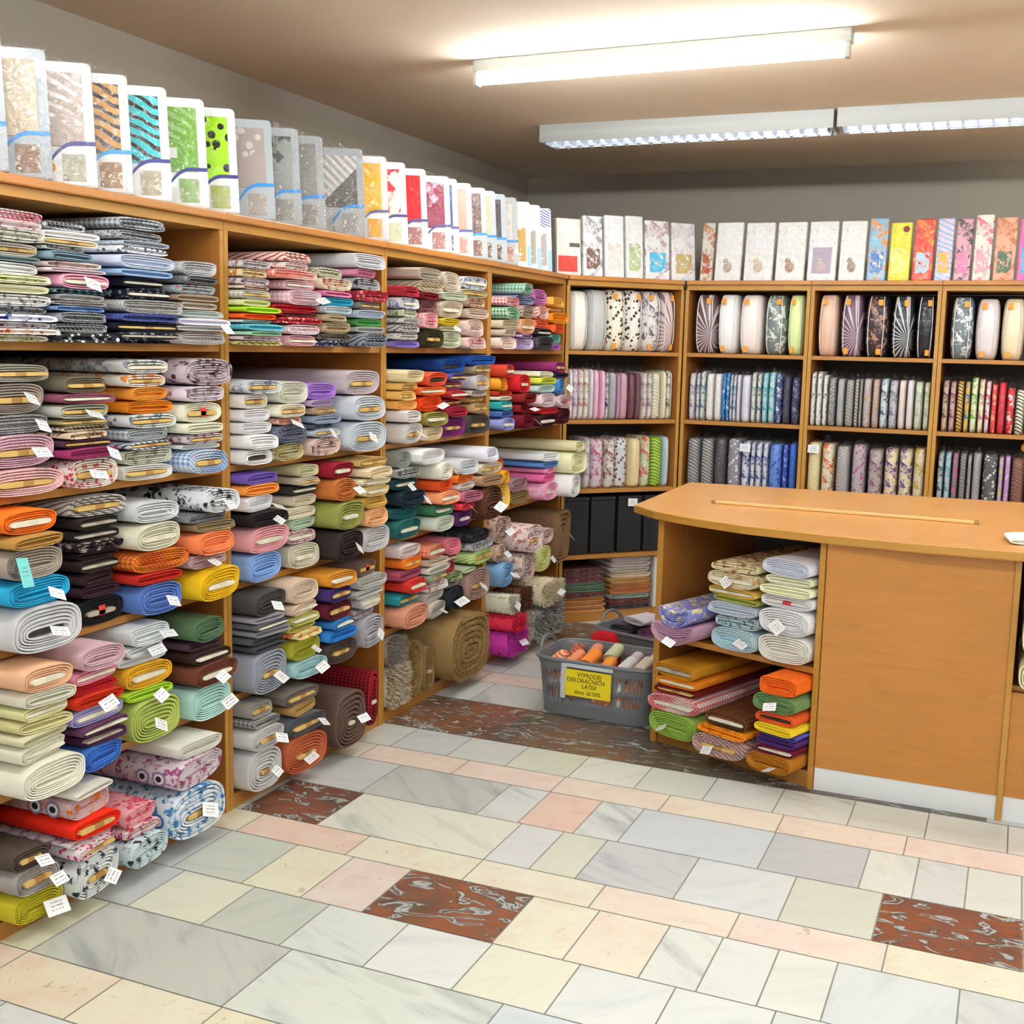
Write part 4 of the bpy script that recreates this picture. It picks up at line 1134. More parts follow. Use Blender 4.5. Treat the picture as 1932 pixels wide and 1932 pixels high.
def flap(mb, w, d, h, rnd):
    """gathered end of a plastic bag standing up on top"""
    k = 9; b = len(mb.v)
    pk = rnd.uniform(0.25, 0.75); hh = rnd.uniform(0.015, 0.045)
    for i in range(k):
        f = i/(k-1); x = -w/2 + w*f
        z = h + 0.003 + hh*max(0, 1-abs(f-pk)*2.2) + rnd.uniform(0, 0.006)
        y = d*0.3 + rnd.uniform(-0.012, 0.012)
        mb.v += [(x, y-0.01, h-0.004), (x+rnd.uniform(-.004,.004), y, z)]
    for i in range(k-1): mb.f.append((b+2*i, b+2*i+2, b+2*i+3, b+2*i+1)); mb.m.append(0)
    return mb
def place(face, s, z, back=0.0):
    if face == 'C': O, U, Nn, th = CA, CU, CN, CT
    else: O, U, Nn, th = Vector((0, 6.86)), Vector((1, 0)), Vector((0, -1)), 0.0
    P = O + U*s - Nn*back
    return (P.x, P.y, z), th
def bayname(face, s):
    if face == 'C': return 'corner unit'
    return BBN[0 if s < XB[1] else (1 if s < XB[2] else 2)]
PACKS = [
('Q', 'C', 0, 0.044, 0.162, 1.918, 'f0e8de', 's', '-', 'cream-white'),
('Q', 'C', 0, 0.165, 0.284, 1.929, 'b8bcbc', 's', '-', 'silver grey'),
('Q', 'C', 0, 0.288, 0.405, 1.934, 'e9e2cc', 'd', '4a3a2c', 'cream sunflower-printed'),
('Q', 'C', 0, 0.409, 0.517, 1.936, 'e6e2da', 'd', '3a3030', 'white dark-spotted'),
('Q', 'C', 0, 0.521, 0.634, 1.934, 'dcd6d4', 'p', '6a6470', 'white grey-flowered'),
('Q', 'C', 0, 0.638, 0.731, 1.935, 'd2c0bc', 'b', '8a7078', 'mauve leaf-printed'),
('Q', 'B', 0, -1.805, -1.669, 1.924, '6a5254', 'b', 'd8d0d4', 'brown starburst'),
('Q', 'B', 0, -1.666, -1.542, 1.924, 'f0ecf0', 's', '-', 'white yellow-trimmed'),
('Q', 'B', 0, -1.538, -1.4, 1.922, 'eedfda', 's', '-', 'pale blush'),
('Q', 'B', 0, -1.394, -1.267, 1.922, '6f7c78', 'p', 'd8dcd8', 'grey-green leaf-printed'),
('Q', 'B', 0, -1.261, -1.163, 1.923, 'd6e8a0', 's', '-', 'pale lime'),
('Q', 'B', 0, -1.089, -0.976, 1.924, 'd8b49c', 's', '-', 'peach-beige'),
('Q', 'B', 0, -0.964, -0.843, 1.924, '6a5464', 'b', 'c8b4c0', 'plum burst-printed'),
('Q', 'B', 0, -0.832, -0.707, 1.922, '3a2c34', 'p', 'a8806a', 'dark plum red-lined'),
('Q', 'B', 0, -0.69, -0.573, 1.919, '30373c', 'b', 'c8ccd0', 'charcoal fan-printed'),
('Q', 'B', 0, -0.562, -0.456, 1.92, '26262c', 's', '-', 'black'),
('Q', 'B', 0, -0.382, -0.264, 1.915, '6a787c', 'p', 'e0e4e6', 'grey star-printed'),
('Q', 'B', 0, -0.255, -0.132, 1.907, 'd8d0d2', 's', '-', 'off-white'),
('Q', 'B', 0, -0.124, -0.007, 1.908, 'e2d2b2', 's', '-', 'cream-beige'),
('L', 'C', 1, 0.045, 0.071, 1.473, 'e4e0e0', 's', '-', 'white'),
('L', 'C', 1, 0.073, 0.108, 1.477, 'dcd0da', 'p', 'b88aa0', 'lilac floral'),
('L', 'C', 1, 0.11, 0.144, 1.475, 'e0dad8', 'p', 'c88a98', 'rose-printed white'),
('L', 'C', 1, 0.146, 0.181, 1.474, 'e0dcd4', 'p', 'c09050', 'orange-flowered white'),
('L', 'C', 1, 0.183, 0.207, 1.476, 'dcd8e0', 's', '-', 'white-lilac'),
('L', 'C', 1, 0.209, 0.246, 1.471, 'e2b4c8', 's', '-', 'pink'),
('L', 'C', 1, 0.248, 0.286, 1.469, 'e0aac4', 's', '-', 'rosy pink'),
('L', 'C', 1, 0.288, 0.305, 1.459, 'd4d0d4', 'p', '3a4a7a', 'navy-flowered white'),
('L', 'C', 1, 0.307, 0.358, 1.458, 'a8a4a8', 's', '-', 'grey'),
('L', 'C', 1, 0.36, 0.38, 1.45, 'b890b0', 's', '-', 'mauve'),
('L', 'C', 1, 0.382, 0.439, 1.456, 'c0949c', 's', '-', 'dusty rose'),
('L', 'C', 1, 0.441, 0.484, 1.457, '6a3a4c', 's', '-', 'dark plum'),
('L', 'C', 1, 0.486, 0.527, 1.457, '64343f', 's', '-', 'aubergine'),
('L', 'C', 1, 0.529, 0.563, 1.462, 'd4ccc8', 'p', 'b88a88', 'beige-pink floral'),
('L', 'C', 1, 0.565, 0.598, 1.46, 'd0ccc8', 'p', '8a8480', 'grey floral'),
('L', 'C', 1, 0.6, 0.659, 1.461, 'dcd8c0', 't', 'c8b8a0', 'cream banded'),
('L', 'C', 1, 0.661, 0.691, 1.47, 'e2d8bc', 's', '-', 'buttery cream'),
('L', 'C', 1, 0.693, 0.717, 1.476, 'd8d2bc', 'p', '6a7a4a', 'green-sprigged cream'),
('L', 'C', 1, 0.719, 0.734, 1.469, 'dcd4d4', 's', '-', 'pale pink-white'),
('L', 'B', 1, -1.819, -1.777, 1.463, 'd0ccd4', 'p', '8a88a0', 'grey-lilac printed'),
('L', 'B', 1, -1.775, -1.751, 1.464, 'd4d2d6', 'p', '8a8a9a', 'grey-white printed'),
('L', 'B', 1, -1.749, -1.719, 1.477, 'ccd4d0', 'p', '3a7a94', 'teal-blotched white'),
('L', 'B', 1, -1.717, -1.668, 1.464, 'e4e2e0', 's', '-', 'white'),
('L', 'B', 1, -1.666, -1.618, 1.463, 'e6e2e0', 's', '-', 'white faint-dotted'),
('L', 'B', 1, -1.616, -1.597, 1.469, '1f7fca', 'd', 'd0e4f4', 'bright blue dotted'),
('L', 'B', 1, -1.595, -1.574, 1.469, '2a80c4', 'p', 'c8dcf0', 'blue-printed'),
('L', 'B', 1, -1.572, -1.553, 1.46, 'd0d4d8', 'p', '6a8ab0', 'white blue-flowered'),
('L', 'B', 1, -1.551, -1.532, 1.46, 'ccd4dc', 'p', '7a9ac0', 'pale blue-flowered'),
('L', 'B', 1, -1.53, -1.507, 1.461, 'd8d8e4', 's', '-', 'white-lavender'),
('L', 'B', 1, -1.505, -1.448, 1.46, 'd8d6e4', 's', '-', 'wide lavender-white'),
('L', 'B', 1, -1.446, -1.414, 1.478, 'd4d4ca', 'p', '8aa0b8', 'cream blue-lined'),
('L', 'B', 1, -1.412, -1.384, 1.475, 'd0d2ca', 'p', '5a6a8a', 'cream dotted'),
('L', 'B', 1, -1.381, -1.348, 1.478, 'a8d0d8', 'p', '3aa8b8', 'aqua geometric'),
('L', 'B', 1, -1.346, -1.306, 1.483, 'b4d4dc', 'p', '3ab0c0', 'aqua-grey geometric'),
('L', 'B', 1, -1.304, -1.268, 1.472, '3a4a8c', 'p', 'd4d8e8', 'navy white-banded'),
('L', 'B', 1, -1.266, -1.218, 1.463, '3a3850', 's', '-', 'dark indigo'),
('L', 'B', 1, -1.216, -1.161, 1.455, '2f3052', 'p', '6a70a0', 'night blue'),
('L', 'B', 1, -1.104, -1.075, 1.491, 'dcdad6', 'd', '8a8a88', 'white grey-dotted'),
('L', 'B', 1, -1.073, -1.041, 1.494, 'dedcd8', 'd', '9a9a98', 'white speckled'),
('L', 'B', 1, -1.039, -1.009, 1.475, 'dcd8d4', 'd', '7a7876', 'white dark-spotted'),
('L', 'B', 1, -1.007, -0.962, 1.463, 'a8a6a8', 'w', '3a3a40', 'black-white mottled'),
('L', 'B', 1, -0.96, -0.915, 1.456, 'a4a6a8', 's', '-', 'ash grey'),
('L', 'B', 1, -0.913, -0.864, 1.451, '8a8680', 't', 'b0aca6', 'taupe palm-lined'),
('L', 'B', 1, -0.862, -0.837, 1.457, '8f8b86', 't', 'c8c4c0', 'taupe rayed'),
('L', 'B', 1, -0.835, -0.818, 1.458, 'a09c98', 's', '-', 'thin greige'),
('L', 'B', 1, -0.816, -0.769, 1.461, 'b0a8ac', 'd', 'c89030', 'grey bamboo-printed'),
('L', 'B', 1, -0.767, -0.726, 1.46, 'a8a0a4', 't', 'c88a58', 'grey-mauve rayed'),
('L', 'B', 1, -0.724, -0.678, 1.464, 'c8d4d8', 'p', '4a6070', 'white line-drawn'),
('L', 'B', 1, -0.676, -0.628, 1.457, 'b8b4c0', 'p', '6a7a88', 'lilac-grey ringed'),
('L', 'B', 1, -0.626, -0.585, 1.458, 'ddd0c4', 's', '-', 'pale peach'),
('L', 'B', 1, -0.583, -0.543, 1.46, 'ddd4d6', 's', '-', 'pale pink'),
('L', 'B', 1, -0.541, -0.495, 1.453, 'c8d0b8', 'p', 'a8b49a', 'pale green sprigged'),
('L', 'B', 1, -0.493, -0.456, 1.45, 'ccd2bc', 'p', 'a4b096', 'green-cream sprigged'),
('L', 'B', 1, -0.397, -0.36, 1.465, 'b8a08c', 'p', '5a3a30', 'brown pebble-printed'),
('L', 'B', 1, -0.358, -0.324, 1.46, 'b89c90', 'p', '8a2a6a', 'brown violet-printed'),
('L', 'B', 1, -0.322, -0.285, 1.463, 'cca040', 't', '3a3430', 'gold black-lined'),
('L', 'B', 1, -0.283, -0.253, 1.462, 'd0a848', 'p', '3a6a9a', 'gold blue-trimmed'),
('L', 'B', 1, -0.251, -0.213, 1.485, 'dcdcb8', 'p', '48b030', 'cream leaf-green'),
('L', 'B', 1, -0.211, -0.179, 1.477, 'e4dcb4', 'p', 'c07090', 'cream pink-trimmed'),
('L', 'B', 1, -0.177, -0.148, 1.467, 'e0d4dc', 'p', 'd03a48', 'white red-trimmed'),
('L', 'B', 1, -0.146, -0.115, 1.453, 'd82c30', 'p', 'f0a070', 'red orange-flecked'),
('L', 'B', 1, -0.113, -0.071, 1.463, 'c81c38', 's', '-', 'cherry red'),
('L', 'B', 1, -0.069, -0.026, 1.434, 'cc2028', 'p', 'e8d0d0', 'red white-scrolled'),
('L', 'B', 1, -0.024, 0.023, 1.427, 'd8dcc0', 't', '3a3a38', 'cream black-curved'),
('L', 'C', 2, 0.157, 0.204, 1.083, 'd0ccce', 'p', 'a09aa0', 'grey-white sprigged'),
('L', 'C', 2, 0.206, 0.292, 1.072, 'd0c8d0', 'p', 'c84a78', 'lilac red-flowered'),
('L', 'C', 2, 0.294, 0.364, 1.073, 'd4d0c4', 'p', '8a3a2a', 'cream autumn-leaved'),
('L', 'C', 2, 0.366, 0.457, 1.079, 'd0ced0', 'd', '5a4a44', 'white brown-daisied'),
('L', 'C', 2, 0.459, 0.541, 1.074, 'e2cc9c', 's', '-', 'buff cream'),
('L', 'C', 2, 0.543, 0.606, 1.086, 'c4d0b0', 'p', 'd85a4a', 'mint red-flowered'),
('L', 'C', 2, 0.608, 0.69, 1.081, 'a0c81c', 't', '4a7a28', 'lime green'),
('L', 'C', 2, 0.692, 0.734, 1.082, 'b8ccd4', 's', '-', 'pale blue'),
('L', 'B', 2, -1.814, -1.733, 1.078, '68686a', 't', 'b0b0b0', 'grey-banded'),
('L', 'B', 2, -1.731, -1.652, 1.08, '6a6866', 't', 'b4b4b2', 'silver-banded grey'),
('L', 'B', 2, -1.65, -1.573, 1.088, '4a444c', 's', '-', 'charcoal'),
('L', 'B', 2, -1.57, -1.487, 1.086, '8a8494', 'd', 'd8d4d8', 'grey circle-printed'),
('L', 'B', 2, -1.484, -1.434, 1.075, 'ccd0dc', 'p', '3a4a9a', 'white navy-flowered'),
('L', 'B', 2, -1.432, -1.402, 1.075, 'd0d2da', 'p', '4a5aa8', 'white blue-flowered'),
('L', 'B', 2, -1.4, -1.362, 1.075, 'd2d4dc', 'p', '3a4a98', 'white indigo-flowered'),
('L', 'B', 2, -1.36, -1.326, 1.075, 'ccd0d8', 'p', '5a6ab0', 'narrow blue-flowered'),
('L', 'B', 2, -1.324, -1.246, 1.068, '5a80cc', 'd', '2a4ab8', 'blue ring-printed'),
('L', 'B', 2, -1.244, -1.212, 1.066, '2a40a8', 'p', '7a9ae0', 'royal blue'),
('L', 'B', 2, -1.21, -1.16, 1.077, '2260c0', 's', '-', 'strong blue'),
('L', 'B', 2, -1.104, -1.029, 1.09, 'dcd09c', 's', '-', 'pale yellow'),
('L', 'B', 2, -1.027, -0.95, 1.087, 'd8d0b4', 'p', 'd8641e', 'cream orange-flowered'),
('L', 'B', 2, -0.944, -0.864, 1.076, 'a8a2a4', 't', '98928f', 'grey crinkled'),
('L', 'B', 2, -0.857, -0.775, 1.09, 'a8a2a4', 'd', 'b84a8a', 'grey pink-dotted'),
('L', 'B', 2, -0.767, -0.685, 1.067, 'a8a09c', 'p', '8a4a68', 'grey rose-sprigged'),
('L', 'B', 2, -0.68, -0.604, 1.076, 'dccaa4', 'p', '6a3a8a', 'cream crocus-printed'),
('L', 'B', 2, -0.602, -0.525, 1.078, 'd8caa8', 'p', '5a3080', 'cream purple-flowered'),
('L', 'B', 2, -0.523, -0.456, 1.086, 'd6c8ac', 'p', 'c0a030', 'cream yellow-flowered'),
('L', 'B', 2, -0.395, -0.36, 1.069, 'a4b4b8', 'p', '3a4448', 'blue-grey printed'),
('L', 'B', 2, -0.358, -0.322, 1.073, 'a8b8bc', 'p', '4a9ab0', 'aqua-flecked grey'),
('L', 'B', 2, -0.32, -0.285, 1.071, '7a6e72', 'p', 'c85080', 'grey pink-bottomed'),
('L', 'B', 2, -0.283, -0.244, 1.071, '6a6868', 't', '8a8888', 'dark grey ribbed'),
('L', 'B', 2, -0.242, -0.218, 1.064, '8a8488', 'w', 'b0acae', 'grey herringbone'),
('L', 'B', 2, -0.216, -0.168, 1.075, '948c92', 'c', 'b4aeb4', 'grey trellis'),
('L', 'B', 2, -0.163, -0.086, 1.07, '4a4a4c', 'd', 'c8c8c4', 'charcoal white-flowered'),
('L', 'B', 2, -0.084, -0.055, 1.062, 'b894b8', 'p', 'c8c060', 'lilac yellow-edged'),
('L', 'B', 2, -0.053, -0.022, 1.068, 'bc90c4', 'd', 'd8b8e0', 'lilac dotted'),
('L', 'B', 2, -0.02, 0.051, 1.062, '6a3a30', 't', '8a5a4a', 'chocolate striped')
]
rp = random.Random(3)
order = {}
for kind, face, sh, s0, s1, z1, c1, pat, c2, desc in PACKS:
    z0 = ZS[sh]; s = (s0+s1)/2; w = s1-s0; h = z1-z0
    bn = bayname(face, s); k = order.get((bn, sh), 0); order[(bn, sh)] = k+1
    loc, th = place(face, s, z0+0.0005, 0.018 + rp.uniform(0, 0.02))
    if kind == 'Q':
        t = thing('quilt_pack', '%s zipped quilt pack, %s along the %s, %s' % (desc, NTH[k], SHN[sh], bn), 'bedding', loc, th, 'zipped quilt packs on the top shelves')
        part('quilt', pillow(w*0.99, 0.34, h, 28, 4.6, 0.17, 0.035), cloth(c1, pat, c2, True, 0.6), t, True, 50)
        pm = MB()
        for sx in (-1, 1):
            pts = [(sx*w*0.5*(0.66-0.13*abs(2*v-1)**2.2), -0.003+0.05*abs(2*v-1)**6, h*v) for v in [0.02+0.96*i/14 for i in range(15)]]
            part('piping', MB().tube(pts, 0.0026, 6), plain('piping_white', 'e8e6e4', 0.4), t, True)
        lk = rp.choice((-1, 1))
        for zz in ((0.03, h-0.04) if k % 3 else (h-0.04,)):
            if face == 'C' and k < 2: continue
            part('label_corner', MB().box(w*(lk*0.16-0.1), w*(lk*0.16+0.1), -0.002, 0.001, zz-0.016, zz+0.016), plain('label_orange', 'e89a20', 0.5), t)
    else:
        t = thing('bedding_bag', '%s bedding bag, %s along the %s, %s' % (desc, NTH[k], SHN[sh], bn), 'bedding', loc, th + rp.uniform(-0.004, 0.004), 'bagged bedding standing on the %s' % SHN[sh])
        w2 = w*0.955
        part('folded_linen', pillow(w2, 0.26, h, 20, 4.0, 0.05, min(0.02, h*0.2)), cloth(c1, pat, c2, True, 0.75), t, True, 50)
        bag = pillow(w2*1.03, 0.27, h+0.0025, 16, 3.6, 0.04, 0.02)
        bag.v = [(x, y-0.005, max(z, 0.0005)) for x, y, z in bag.v]
        flap(bag, w2, 0.26, h, rp)
        part('plastic_bag', bag, FILM, t, True, 60)
        if desc in ('white navy-flowered', 'pale yellow'):
            c = link('price_tag', TAGB, t, (0.0, -0.016, h-0.035), (0.0, 0.04, 0)); c['label'] = 'white price card'

zt_ = max(p[5] for p in PACKS if p[0] == 'L' and p[1] == 'B' and p[2] == 2 and p[4] > 0.02)
t = thing('bedding_bag', 'orange bagged bedding lying flat on the lilac and chocolate bags, third back bay', 'bedding', (0.118, 6.868, min(zt_+0.05, 1.088)), 0.0)
part('folded_linen', pillow(0.2, 0.26, 0.062, 28, 4.0, 0.1, 0.02), cloth('f08a1c', 'p', 'f4c040', True, 0.5), t, True, 50)
ob_ = pillow(0.206, 0.27, 0.066, 16, 3.6, 0.06, 0.02); ob_.v = [(x, y-0.005, max(z, 0.0)) for x, y, z in ob_.v]
part('plastic_bag', ob_, FILM, t, True, 60)

TOPS = [
('C', -0.054, 0.111, 2.316, 'f2e4de', 's', '-', 'e03a30', 'white bedroom-photo pack with red bed'),
('C', 0.113, 0.249, 2.34, 'f4f2f0', 'p', 'a0a0a0', '7a5a50', 'white branch-patterned pack with brown bed photo'),
('C', 0.251, 0.387, 2.351, 'f6f6f6', 's', '-', 'e8e0d8', 'plain white tall bedding pack'),
('C', 0.389, 0.513, 2.357, 'f6f6f6', 's', '-', 'b8c890', 'white pack with tiny candle photo'),
('C', 0.515, 0.69, 2.339, 'f0eaec', 'p', 'c0a0a8', '48c0e8', 'mauve-topped pack with turquoise arc photo'),
('C', 0.692, 0.865, 2.336, 'f2f0f2', 'p', 'd8d0d8', 'c8b070', 'white pack with golden cushions photo'),
('B', -1.786, -1.705, 2.335, 'd8d0c4', 'p', 'c07a48', 'b0502a', 'narrow pack with giraffe-brown print'),
('B', -1.703, -1.536, 2.336, 'f0ece6', 's', '-', '9a8a86', 'white pack with small grey puppy photo'),
('B', -1.533, -1.354, 2.332, 'f2efea', 's', '-', 'c8b898', 'white pack with pale puppy photo'),
('B', -1.352, -1.175, 2.332, 'f2ece6', 's', '-', '8a5a2a', 'white pack with brown puppy photo'),
('B', -1.173, -1.001, 2.332, 'f2f2f0', 's', '-', 'a898a8', 'white pack with lilac-framed kitten photo'),
('B', -0.999, -0.847, 2.331, 'f0e8e4', 's', '-', '6a4a3c', 'white pack with brown striped cats photo'),
('B', -0.845, -0.734, 2.343, '8ac0dc', 'p', 'f0902a', '3a78c0', 'sky-blue cartoon-printed pack'),
('B', -0.732, -0.609, 2.318, 'f8e01c', 's', '-', 'f8e878', 'bright yellow pack with brown round label'),
('B', -0.607, -0.491, 2.333, 'e03a28', 'p', 'f08a28', 'b0d0e0', 'red-orange pack with pale picture'),
('B', -0.489, -0.394, 2.336, 'f0c8d8', 't', '88c0e8', 'e0b030', 'pink blue yellow striped pack'),
('B', -0.392, -0.3, 2.331, 'd8a0b0', 'p', '4a3a3a', 'e87aa8', 'dark-edged pink printed pack'),
('B', -0.298, -0.197, 2.351, 'f4e4d8', 'p', 'e07a88', 'f0a0b0', 'tall cream-topped pink printed pack'),
('B', -0.195, -0.079, 2.335, 'e8a888', 'p', 'c87848', '3a6a48', 'peach pack with dark green spot'),
('B', -0.077, 0.03, 2.325, 'e06ab8', 's', '-', '48b8e0', 'magenta pack with blue lower band')
]
ko = {}
for face, s0, s1, z1, c1, pat, c2, pc, desc in TOPS:
    s = (s0+s1)/2; w = s1-s0; h = z1-ZTOP
    loc, th = place(face, s, ZTOP+0.001, 0.03)
    t = thing('bedding_pack', desc + (' on the corner unit' if face == 'C' else ' on the back bays'), 'bedding', loc, th + (-0.22 if face == 'B' else 0.04), 'bedding packs standing along the shelving top')
    t.rotation_euler = (-0.10, 0, th + (-0.09 if face == 'B' else 0.0))
    w3 = w*0.97-0.009
    part('pack', MB().box(-w3/2, w3/2, 0, 0.032, 0, h), cloth(c1, pat, c2, True, 0.5), t, bevel=0.006)
    big = pat != 's'
    if 'red bed' in desc:
        part('cover_photo', MB().box(-w3*0.46, w3*0.34, -0.0015, 0.0, h*0.06, h*0.34), cloth(pc, 's', '-', True), t, bevel=0.001)
        part('title_block', MB().box(0.02*w3, w3*0.44, -0.0015, 0.0, h*0.5, h*0.57), plain('title_dark', '5a5654', 0.5), t)
    elif w3 > 0.06:
        animal = any(k in desc for k in ('puppy', 'kitten', 'cats'))
        bgc = {'kitten': 'b0a4b8'}.get('kitten' if 'kitten' in desc else '', 'f0ece6')
        part('cover_photo', MB().box(-w3*0.34, w3*0.34, -0.0015, 0.0, h*0.12, h*(0.56 if not big else 0.46)), cloth(bgc if animal else pc, 's' if animal else 'p', '-' if animal else (c1 if c1[0] in 'def' else 'e8e0dc'), True, 0.8), t, bevel=0.001)
        if animal:
            fg = MB()
            def disc(cx, cz, rx, rz_, y0): return [[(cx+rx*math.cos(q*PI/10), y, cz+rz_*math.sin(q*PI/10)) for q in range(20)] for y in (y0, y0-0.0012)]
            part('printed_animal', MB().rings(disc(0.0, h*0.23, w3*0.17, h*0.09, -0.0018)), cloth(pc, 'w', 'd8c8b8'), t)
            part('printed_animal', MB().rings(disc(-w3*0.08, h*0.335, w3*0.1, h*0.05, -0.0022)), cloth(pc, 'w', 'e8dcd0'), t)
    fm = MB().box(-w3*0.5-0.003, w3*0.5+0.003, -0.004, 0.036, 0.001, h+0.003)
    part('plastic_sleeve', fm, FILM, t)
    if 'round label' in desc:
        part('round_label', MB().rings([[(w3*0.24+0.017*math.cos(i*PI/10), y, h*0.88+0.017*math.sin(i*PI/10)) for i in range(20)] for y in (-0.0035, -0.0055)]), plain('label_brown', '8a2a20', 0.5), t)

BOXES = [
(0, 2.325, 'b4bac2', '2a8fe0', 'a0a8b0', 's', '-', '8a8a90', '1', 'grey film-wrapped carton at the near end'),
(0, 2.474, 'aab2ba', '2a8fe0', 'c6b49e', 's', '-', '8a6e5e', '1', 'grey carton with plain beige bedding'),
(0, 2.64, 'eceeee', '30308a', 'b4a49c', 't', 'e4dcd8', 'a8a898', '1', 'white carton with taupe white-lined bedding'),
(0, 2.784, 'dfe3e5', '2a9fe0', 'c8924a', 't', '33303a', '9a7a5a', '1', 'pale carton with tan dark-striped bedding'),
(0, 2.954, 'f2f4f4', '30308a', '44c0ca', 't', '3a2a2a', 'a8a088', '0', 'white carton with turquoise brown-leaved bedding'),
(0, 3.132, 'f0f3f4', '30308a', '76a846', 't', '9cc47c', '88a868', '0', 'white carton with leaf-green bedding and card'),
(0, 3.29, 'eef1f4', '30308a', 'a4e014', 'd', '22261a', 'a0b060', '0', 'white carton with lime black-spotted bedding'),
(0, 3.494, 'b6c0c8', '1f9af0', 'a89c98', 'd', 'd0c8c4', 'a09894', '0', 'grey carton with taupe lace-dotted bedding'),
(0, 3.658, 'b4bcc4', '2a9af0', '9aa0a0', 'p', '5a5a5c', '909090', '1', 'grey carton with grey floral bedding'),
(0, 3.816, 'b0b6bc', '2a9af0', '90908e', 's', '-', '8c8c8a', '1', 'grey carton with plain ash bedding'),
(0, 4.104, 'a8b0b6', '2a8fe0', '626264', 'c', 'd8d8d8', '909494', '1', 'grey carton with charcoal square-printed bedding'),
(0, 4.294, 'e2e6ea', '50508a', 'f0b41e', 's', '-', 'e0a020', '1', 'white carton with orange-yellow bedding'),
(0, 4.453, 'eaeef2', '50508a', 'e8e4d4', 'p', 'd83a4a', 'c8d0b0', '0', 'white carton with red-flowered cream bedding'),
(0, 4.636, 'e6ecf2', '50508a', 'c8222a', 's', '-', '98686c', '0', 'white carton with red bedding'),
(0, 4.863, 'e4e8ee', '50508a', '8a2a4a', 'p', 'd8b0c8', 'a87878', '1', 'white carton with burgundy bedding'),
(0, 4.945, 'e4e4d8', '50508a', '2c4c7c', 's', '-', '4a5a6a', '0', 'cream carton with navy bedding'),
(0, 5.093, 'dde4ec', '50508a', 'f09484', 's', '-', 'd08a80', '0', 'white carton with coral bedding'),
(0, 5.255, 'b4bac0', '2a8fe0', '6e5450', 's', '-', '7a5a50', '0', 'grey carton with brown bedding'),
(0, 5.368, 'b0b8be', '2a8fe0', 'c8b090', 's', '-', '6a5448', '0', 'grey carton with beige bedding'),
(0, 5.491, 'b0b8be', '2a8fe0', '40383a', 's', '-', '5a4a48', '0', 'grey carton with blackish bedding'),
(0, 5.633, 'bcc2c6', '2a8fe0', 'd0ccca', 's', '-', 'b07a60', '1', 'grey plastic-hooded carton with off-white bedding'),
(0, 5.81, 'f0f0f2', 'a8d0f0', 'f0eeee', 's', '-', 'c8a050', '0', 'white carton with candle photo'),
(0, 5.952, 'f2f2f4', 'a8d0f0', 'f2f0ee', 's', '-', 'b0a898', '0', 'white carton with sprig photo'),
(0, 6.107, 'f0f0f4', 'a8d0f0', 'e8e8f0', 't', '5a6ac0', 'b8b0b0', '0', 'white carton with blue-striped top')
]
